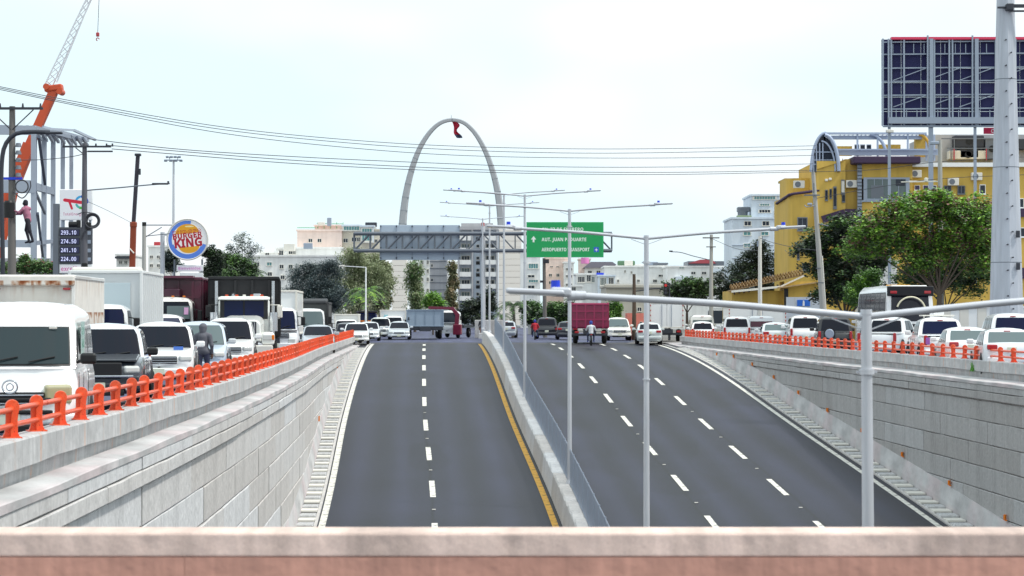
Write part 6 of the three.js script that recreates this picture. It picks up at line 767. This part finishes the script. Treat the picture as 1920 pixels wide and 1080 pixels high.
{ // grey rooftop behind with air-conditioning machinery
  const d = 190, t = block('roof_building', 'grey rooftop building with air conditioning machines behind the billboard legs', 1745, 1990, 252, d, 10, BW.grey, { cap: 0 }); const X = p => PX(p, d) - t.position.x, Y = p => PY(p, d);
  for (const [a, b, c, e, m] of [[1785, 1840, 256, 278, M.darkSteel], [1775, 1845, 284, 300, M.offwhite], [1795, 1830, 280, 298, M.darkSteel], [1842, 1868, 262, 300, M.midSteel], [1905, 1950, 262, 282, M.darkSteel]]) { const u = part('roof_unit', [RB(X(b) - X(a), Y(c) - Y(e), 1.2, .06, (X(a) + X(b)) / 2, (Y(c) + Y(e)) / 2, .7)], m, t); part('fan', [CY(.3, .3, .1, (X(a) + X(b)) / 2, (Y(c) + Y(e)) / 2, 1.32, Math.PI / 2, 0, 0, 16)], M.black, u); }
  part('pipe_rack', [beam([X(1760), Y(262), 1.4], [X(1870), Y(262), 1.4], .1, .1), beam([X(1770), Y(280), 1.4], [X(1860), Y(280), 1.4], .08, .08), ...[1778, 1843, 1784].map(p => B(.07, Y(262) - Y(305), .07, X(p), Y(283), 1.4))], M.midSteel, t); part('red_post', [B(.09, 1.0, .09, X(1783), Y(292), 1.5), B(.09, 1.0, .09, X(1843), Y(292), 1.5)], M.red, t); }
{ // low yellow house with tiled roof
  const d = 160, t = block('low_house', 'low yellow house with sloping clay tile roof and hanging eaves under the tall trees', 1372, 1532, 545, d, 7, BW.yellowLow, { cap: 0 }); const X = p => PX(p, d) - t.position.x, Y = p => PY(p, d); const a = [X(1369), Y(545), .5], b = [X(1505), Y(515), .5], clay = [std('#a98d68', .95), std('#967c5a', .95), std('#b59d7a', .95)];
  const r = rng(9), nT = 26; for (let i = 0; i < nT; i++) for (let k = 0; k < 3; k++) { const u = (i + .5) / nT, x = a[0] + (b[0] - a[0]) * u, yy = a[1] + (b[1] - a[1]) * u; part('tile', [xf(new THREE.CylinderGeometry(.07, .085, .95, 7, 1, false, 0, Math.PI), x, yy + .1 + k * .12, .6 - k * .8, Math.PI / 2 - .16, 0, 0)], clay[Math.floor(r() * 3)], t); }
  part('roof_deck', [beam([a[0], a[1] - .02, -.6], [b[0], b[1] - .02, -.6], 2.8, .08)], clay[1], t); part('eaves_board', [beam([a[0], a[1] - .08, .95], [X(1460), Y(538), .95], .06, .16), beam([X(1460), Y(538), .95], [b[0], Y(517), .95], .06, .12)], M.offwhite, t);
  for (let k = 0; k < 11; k++) part('rafter_tail', [B(.09, .18 + .12 * r(), .4, X(1376 + k * 9), Y(549 - k * 1.4), .4)], M.wood, t); part('upper_wall', [B(X(1532) - X(1468), Y(528), 3, (X(1532) + X(1468)) / 2, Y(528) / 2, -.6)], BW.yellow, t); part('doorway', [B(.3, 1.5, .1, X(1471), Y(560), .92)], M.black, t); part('side_roof', [beam([X(1455), Y(540), 1.05], [X(1535), Y(529), 1.05], 1.3, .09)], clay[0], t); part('flue', [B(.1, .35, .1, X(1516), Y(553), 1.1)], M.offwhite, t); }
{ const d = 149, t = thing('hoarding', 'pale grey hoarding with a blue poster below the low yellow house', 'hoarding', [PX(1506, d), 0, -d]); const w = 64 / F * d, H = PY(557, d); for (let k = 0; k < 4; k++) part('panel', [B(w / 4 - .012, H, .05, -w / 2 + w * (k + .5) / 4, H / 2, 0)], std('#c6cdd4', .6), t); part('poster', [RB(.9, .44, .03, .01, .02, PY(568, d), .045)], std('#2f6fd0', .5), t); part('poster_figure', [RB(.13, .26, .02, .03, .02, PY(570, d), .065), CY(.06, .06, .02, .02, PY(565, d), .066, Math.PI / 2)], M.white, t); }
{ const d = 112, t = thing('boundary_wall', 'white corrugated boundary wall behind the right queue beside the grey column', 'wall', [PX(1800, d), 0, -d]); for (let k = 0; k < 30; k++) part('sheet', [B(.46, PY(577, d), .05, -1.2 + k * .47, PY(577, d) / 2, k % 2 ? .02 : 0)], k % 2 ? M.offwhite : M.white, t); part('wall_cap', [B(14.2, .1, .16, 5.7, PY(576, d), 0)], M.white, t); part('wall_post', [-1, 2, 6, 10].map(x => B(.12, PY(577, d), .12, x, PY(577, d) / 2, .05)), M.midSteel, t); }
block('white_building', 'bright white building glimpsed between the two right trees', 1628, 1682, 492, 156, 6, BW.white, { wins: [[1652, 560, 14, 10]] });
{ const d = 111, t = thing('street_sign', 'small orange-yellow street sign above the white coach', 'sign', [PX(1684, d), 0, -d]); part('board', [RB(1.25, .22, .06, .02, 0, PY(538, d), 0)], std('#d79a28', .5), t); part('lettering', [-.42, -.2, 0, .22, .42].map(x => B(.13, .1, .012, x, PY(538, d), .034)), std('#8a5a14', .6), t); part('post', [B(.07, PY(538, d), .07, .3, PY(538, d) / 2, -.06)], M.midSteel, t); }
{ const d = 186, t = thing('barrier_block', 'grey concrete end block of the median at the gantry foot', 'barrier', [PX(917, d), 0, -d]); for (let k = 0; k < 4; k++) part('block', [RB(.58, PY(600, d), 1, .05, -.95 + k * .62, PY(600, d) / 2, 0)], wallMat[k], t); }
{ const d = 220, t = block('kiosk', 'small white kiosk with dark roof under the trees left of the dark pole', 990, 1024, 597, d, 3, BW.white, { cat: 'kiosk', cap: 0, wins: [[1006, 607, 12, 8]] }); part('roof', [RB(36 / F * d, .25, 3.4, .06, 0, PY(596, d), -1.4)], M.wood, t); }
// ------------------------------------------------------------------ trees: tapered trunks, limbs and leaf clumps
function tree(name, label, px, d, o) {
  const r = rng(o.seed || Math.round(px * 7 + d)), t = thing(name, label, 'tree', [PX(px, d), o.y || 0, -d], 0, o.group), k = d / F;
  // clumps given as [column offset, photo row, radius in photo pixels (x), (y)]
  const cl = o.clumps.map(([dx, py, rx, ry]) => [dx * k, PY(py, d), (r() - .5) * Math.min(rx, 60) * k * 1.2, rx * k, (ry || rx) * k, Math.min(rx, 70) * k * .9]);
  const top = Math.min(...cl.map(c => c[1])), gs = [], base = [0, 0, 0], fork = [o.lean || 0, Math.max(.8, top * (o.fork || .6)), 0], tr = (o.trunk || .22) * .8;
  gs.push(bar(base, [fork[0] * .6, fork[1] * .55, .03], tr * 1.25, tr, 9), bar([fork[0] * .6, fork[1] * .55, .03], fork, tr, tr * .85, 9));
  for (const c of cl) { const m = [(fork[0] + c[0]) / 2 + (r() - .5) * .3, (fork[1] + c[1]) / 2 - .1, c[2] * .4]; gs.push(bar(fork, m, tr * .45, tr * .32, 7), bar(m, [c[0], c[1], c[2]], tr * .32, tr * .12, 6)); for (let q = 0; q < 3; q++) gs.push(bar([c[0], c[1], c[2]], [c[0] + (r() - .5) * c[3] * 1.4, c[1] + (r() * .8 - .1) * c[4], c[2] + (r() - .5) * c[5] * 1.4], tr * .13, .012, 5)); }
  part('trunk', gs, std(o.bark || '#5b5047', .95), t);
  const pos = [], col = [], L = o.leaf * .66, vol = cl.map(c => Math.pow(c[3] * c[4], .8)), sv = vol.reduce((a, b) => a + b, 0);
  cl.forEach((c, ci) => { const n = Math.round(o.n * 2.1 * vol[ci] / sv); const twigs = Math.max(6, Math.round(n / 34)), tw = [];
    for (let i = 0; i < twigs; i++) { const a = r() * 6.283, z = r() * 2 - 1, rr = Math.pow(r(), .45) * (.72 + .42 * r()), s = Math.sqrt(1 - z * z); tw.push([c[0] + s * Math.cos(a) * c[3] * rr, c[1] + z * c[4] * rr, c[2] + s * Math.sin(a) * c[5] * rr, r()]); }
    for (let i = 0; i < n; i++) { const w = tw[Math.floor(r() * twigs)], sp = o.spread || .34; const x = w[0] + (r() + r() - 1) * sp, y = w[1] + (r() + r() - 1) * sp * .8 - (o.droop ? r() * o.droop : 0), z = w[2] + (r() + r() - 1) * sp;
      const a = r() * 6.283, e = (r() - .35) * 1.5, b = a + 1.57, l = L * (.6 + .8 * r()), wd = l * (o.narrow || .42);
      const ux = Math.cos(a) * Math.cos(e) * l, uy = (o.droop ? -Math.abs(Math.sin(e)) : Math.sin(e)) * l, uz = Math.sin(a) * Math.cos(e) * l, tl = (r() - .5) * .8, vx = Math.cos(b) * wd, vy = tl * wd, vz = Math.sin(b) * wd;
      const A = [x, y, z], Bq = [x + ux * .5 + vx, y + uy * .5 + vy, z + uz * .5 + vz], C = [x + ux, y + uy - l * .12, z + uz], D = [x + ux * .5 - vx, y + uy * .5 - vy, z + uz * .5 - vz]; pos.push(...A, ...Bq, ...C, ...A, ...C, ...D);
      const pal = o.pal, h = (w[3] + r() * .35) / 1.35, pi = Math.min(pal.length - 1, Math.floor(h * pal.length)), f = .75 + .5 * r(), cc = pal[pi]; for (let q = 0; q < 6; q++) col.push(cc[0] * f, cc[1] * f, cc[2] * f); } });
  const g = new THREE.BufferGeometry(); g.setAttribute('position', new THREE.Float32BufferAttribute(pos, 3)); g.setAttribute('color', new THREE.Float32BufferAttribute(col, 3)); g.computeVertexNormals();
  const m = part('crown', g, leafMat, t); return t;
}
const leafMat = new THREE.MeshPhysicalMaterial({ vertexColors: true, roughness: .75, transmission: .35, thickness: 0, side: THREE.DoubleSide });
const G = { dark: [[.012, .03, .014], [.02, .045, .018], [.03, .06, .02]], mid: [[.035, .085, .02], [.06, .13, .03], [.09, .18, .04]], bright: [[.075, .17, .015], [.13, .27, .02], [.2, .34, .04]], red: [[.10, .045, .04], [.16, .07, .06]], blue: [[.028, .045, .05], [.045, .07, .075], [.06, .09, .085]], olive: [[.12, .15, .07], [.17, .20, .10], [.22, .25, .14]], straw: [[.22, .17, .09], [.12, .12, .05], [.08, .1, .04]] };
for (const k of ['mid', 'bright', 'red', 'blue', 'olive', 'straw']) G[k] = G[k].map(c => c.map(x => x * 1.6));
tree('broad_tree', 'wide bright green tree with red-brown seed pods in front of the yellow building', 1755, 122, { n: 21000, leaf: .27, trunk: .2, fork: .62, lean: .2, spread: .42, pal: [G.mid[0], ...G.mid, ...G.bright, ...G.bright, ...G.red, ...G.bright, ...G.red], clumps: [[-110, 430, 55, 36], [-60, 400, 62, 34], [0, 395, 60, 36], [60, 420, 52, 50], [85, 470, 40, 50], [-135, 460, 48, 32], [-70, 455, 62, 36], [10, 455, 64, 40], [60, 395, 45, 32], [-20, 490, 50, 26], [95, 410, 24, 36], [-10, 372, 40, 16]] });
tree('broad_tree', 'lower green tree beneath the wide tree with seed pods, next to the coach', 1775, 125, { n: 6500, leaf: .22, trunk: .13, spread: .36, pal: [...G.dark, ...G.mid, ...G.mid, ...G.bright.slice(0, 1)], clumps: [[-60, 520, 42, 26], [-10, 525, 48, 28], [45, 530, 40, 26], [70, 505, 26, 30], [20, 500, 40, 26]] });
tree('dense_tree', 'dense dark green tree behind the leaning concrete pole', 1585, 140, { n: 15000, leaf: .3, trunk: .2, fork: .5, spread: .38, pal: [...G.dark, ...G.dark, ...G.mid, ...G.bright.slice(0, 1)], clumps: [[-55, 465, 48, 22], [-15, 445, 52, 32], [30, 440, 52, 40], [-35, 500, 52, 30], [15, 505, 60, 40], [-20, 545, 45, 28], [35, 548, 44, 26], [55, 490, 40, 30], [0, 425, 40, 22]] });
tree('leafy_shrub', 'bright leafy shrub at the foot of the dense dark tree', 1622, 136, { n: 2600, leaf: .24, trunk: .06, spread: .3, pal: [...G.mid, ...G.bright], clumps: [[0, 535, 30, 26], [-20, 555, 28, 18], [14, 518, 18, 14]] });
tree('dense_tree', 'tall very dark conical tree left of the yellow building wall', 1415, 192, { n: 9000, leaf: .28, trunk: .2, fork: .4, spread: .42, pal: [...G.dark, ...G.dark, ...G.mid.slice(0, 1)], clumps: [[5, 478, 34, 26], [-20, 505, 40, 28], [20, 500, 34, 30], [-45, 530, 40, 24], [0, 530, 46, 26], [-60, 552, 32, 16], [25, 540, 26, 26], [8, 462, 18, 14]] });
tree('small_tree', 'mid green roundish tree in front of the white house with red tiles', 1288, 190, { n: 6000, leaf: .32, trunk: .16, spread: .45, pal: [...G.dark, ...G.mid, ...G.olive.slice(0, 1)], clumps: [[-22, 545, 24, 18], [5, 537, 28, 18], [32, 543, 24, 18], [0, 556, 38, 12]] });
tree('small_tree', 'bushy green tree right of the dark wooden pole', 1048, 215, { n: 4600, leaf: .34, trunk: .14, spread: .45, pal: [...G.dark.slice(1), ...G.mid, ...G.bright.slice(0, 1)], clumps: [[-8, 588, 26, 22], [12, 582, 20, 18], [-26, 596, 18, 16], [14, 600, 18, 12]] });
tree('small_tree', 'bushy green tree between arch pedestal and dark wooden pole', 998, 218, { n: 3200, leaf: .34, trunk: .14, spread: .45, pal: [...G.dark.slice(1), ...G.mid], clumps: [[-6, 580, 20, 16], [10, 588, 18, 18], [0, 598, 22, 12]] });
tree('small_tree', 'small green tree right of the maroon dump truck', 1152, 200, { n: 1800, leaf: .3, trunk: .1, spread: .4, pal: [...G.mid, ...G.bright], clumps: [[0, 578, 14, 16], [-4, 592, 16, 14]] });
tree('feathery_tree', 'left one of the dark blue-green feathery trees behind the queue', 572, 210, { n: 7000, leaf: .4, narrow: .16, trunk: .2, fork: .5, spread: .6, pal: G.blue, clumps: [[-8, 520, 34, 26], [10, 545, 44, 26], [-18, 560, 38, 26], [12, 508, 20, 18], [18, 580, 36, 20]] });
tree('feathery_tree', 'right one of the dark blue-green feathery trees behind the queue', 614, 208, { n: 7500, leaf: .4, narrow: .16, trunk: .2, fork: .5, spread: .6, pal: G.blue, clumps: [[0, 512, 30, 24], [-8, 540, 40, 26], [14, 560, 38, 28], [-14, 575, 40, 22], [4, 500, 18, 14]] });
tree('willowy_tree', 'tall pale olive willowy tree left of the arch pedestal', 668, 240, { n: 9000, leaf: .42, narrow: .2, trunk: .24, fork: .5, spread: .65, droop: .5, pal: G.olive, clumps: [[-12, 488, 34, 26], [14, 500, 34, 30], [-24, 530, 30, 32], [10, 540, 40, 34], [-4, 470, 22, 14], [-10, 572, 40, 24], [38, 520, 24, 34]] });
tree('willowy_tree', 'pale olive willowy tree behind the lamp post and grey sign back', 712, 245, { n: 5000, leaf: .42, narrow: .2, trunk: .2, spread: .6, droop: .5, pal: G.olive, clumps: [[-6, 492, 26, 24], [4, 525, 26, 30], [-4, 560, 26, 26]] });
tree('willowy_tree', 'pale green willowy tree right of the left arch pedestal', 778, 250, { n: 4200, leaf: .42, narrow: .2, trunk: .18, spread: .55, droop: .4, pal: [...G.olive, ...G.mid.slice(1)], clumps: [[0, 500, 16, 20], [-2, 530, 18, 26], [4, 562, 20, 20]] });
tree('vine_tree', 'tall narrow brown-green tree left of the hotel', 848, 250, { n: 4200, leaf: .36, narrow: .3, trunk: .2, spread: .3, droop: .5, pal: G.straw, clumps: [[0, 498, 9, 16], [1, 525, 11, 18], [-1, 552, 11, 18], [2, 574, 10, 14]] });
tree('vine_tree', 'narrow brown tree beside the left arch pedestal', 727, 252, { n: 3000, leaf: .36, narrow: .3, trunk: .18, spread: .28, droop: .5, pal: G.straw, clumps: [[-2, 500, 8, 14], [1, 525, 9, 18], [0, 555, 8, 18]] });
tree('small_tree', 'yellow-green small tree above the maroon crane arm', 812, 215, { n: 2200, leaf: .3, trunk: .1, spread: .4, pal: [...G.mid.slice(1), ...G.bright], clumps: [[0, 560, 16, 10], [8, 572, 18, 10], [-10, 568, 10, 8]] });
tree('small_tree', 'dark green trees at the foot of the hotel', 893, 235, { n: 5200, leaf: .32, trunk: .14, spread: .4, pal: [...G.dark, ...G.dark, ...G.mid.slice(0, 1)], clumps: [[-18, 585, 20, 22], [6, 575, 18, 24], [26, 570, 14, 32], [10, 600, 26, 12], [-28, 598, 12, 12]] });
tree('dense_tree', 'bright green tree right of the burger sign with thin twigs above', 434, 205, { n: 7000, leaf: .3, trunk: .18, spread: .42, pal: [...G.dark, ...G.mid, ...G.bright.slice(0, 1)], clumps: [[-12, 490, 30, 18], [14, 500, 28, 18], [-30, 506, 20, 16], [34, 508, 16, 14], [0, 515, 40, 12]] });
tree('bare_tree', 'thin wispy tree rising behind the bright green tree', 456, 222, { n: 1100, leaf: .34, narrow: .25, trunk: .12, fork: .7, spread: .5, pal: [...G.blue, ...G.olive.slice(0, 1)], clumps: [[0, 452, 18, 14], [-14, 468, 16, 12], [14, 470, 18, 14], [6, 486, 22, 12]] });
tree('dense_tree', 'dark tree partly hidden behind the round burger sign', 402, 200, { n: 3800, leaf: .3, trunk: .16, spread: .4, pal: [...G.dark, ...G.mid.slice(0, 1)], clumps: [[-8, 475, 16, 14], [4, 490, 18, 20], [-6, 508, 20, 14]] });
tree('dense_tree', 'dark blue-green tree left of the round burger sign', 322, 205, { n: 2600, leaf: .32, trunk: .14, spread: .42, pal: [...G.blue, ...G.dark.slice(1)], clumps: [[-4, 485, 16, 14], [0, 500, 18, 12]] });
tree('hedge', 'green hedge with red blossoms under the steel frame', 75, 112, { n: 4200, leaf: .2, trunk: .05, spread: .3, pal: [...G.mid, ...G.mid, [.3, .05, .06], ...G.bright.slice(0, 1)], clumps: [[-62, 505, 24, 10], [-30, 502, 24, 12], [0, 500, 26, 13], [28, 504, 20, 10], [-30, 488, 8, 10]] });
// palms
function palm(px, py, d, label, n, len, pal, seed) { const r = rng(seed), H = PY(py, d), t = thing('palm_tree', label, 'tree', [PX(px, d), 0, -d]); part('trunk', [bar([0, 0, 0], [.1, H * .5, 0], .17, .14, 9), bar([.1, H * .5, 0], [0, H, 0], .14, .11, 9)], std('#6b6157', .95), t);
  for (let i = 0; i < n; i++) { const a = i / n * 6.283 + r() * .4, up = .2 + r() * .9, pos = [], col = [], sp = []; for (let k = 0; k <= 8; k++) { const u = k / 8; sp.push([Math.cos(a) * len * u, H + up * len * u * .9 - len * 1.05 * u * u, Math.sin(a) * len * u]); }
    for (let k = 0; k < 8; k++) for (const s of [-1, 1]) for (let q = 0; q < 2; q++) { const p = sp[k], e = sp[k + 1], u = (k + q * .5) / 8, m = [p[0] + (e[0] - p[0]) * q * .5, p[1] + (e[1] - p[1]) * q * .5, p[2] + (e[2] - p[2]) * q * .5], l = len * .3 * (1 - .6 * Math.abs(u - .4)), vx = -Math.sin(a) * s * l, vz = Math.cos(a) * s * l; const tip = [m[0] + vx * .8 + Math.cos(a) * l * .5, m[1] - l * .45, m[2] + vz * .8 + Math.sin(a) * l * .5], b = [m[0] + (e[0] - p[0]) * .4, m[1] + (e[1] - p[1]) * .4, m[2] + (e[2] - p[2]) * .4]; pos.push(...m, ...b, ...tip); const c = pal[Math.floor(r() * pal.length)]; for (let w = 0; w < 3; w++) col.push(...c); }
    const g = new THREE.BufferGeometry(); g.setAttribute('position', new THREE.Float32BufferAttribute(pos, 3)); g.setAttribute('color', new THREE.Float32BufferAttribute(col, 3)); g.computeVertexNormals(); const f = part('frond', g, leafMat, t); } return t; }
palm(685, 545, 178, 'palm tree with bright crown in front of the olive willowy trees', 16, 1.9, [...G.dark, ...G.mid, ...G.bright], 3);
palm(962, 572, 192, 'small palm in front of the right arch pedestal', 14, 1.7, [...G.dark, ...G.mid], 5);
palm(942, 592, 196, 'low palm left of the small palm by the arch pedestal', 12, 1.2, [...G.dark, ...G.mid], 6);
palm(478, 512, 225, 'palm tree between the bright green tree and the long white building', 14, 1.6, [...G.dark, ...G.mid], 8);
renderer.render(scene, camera);
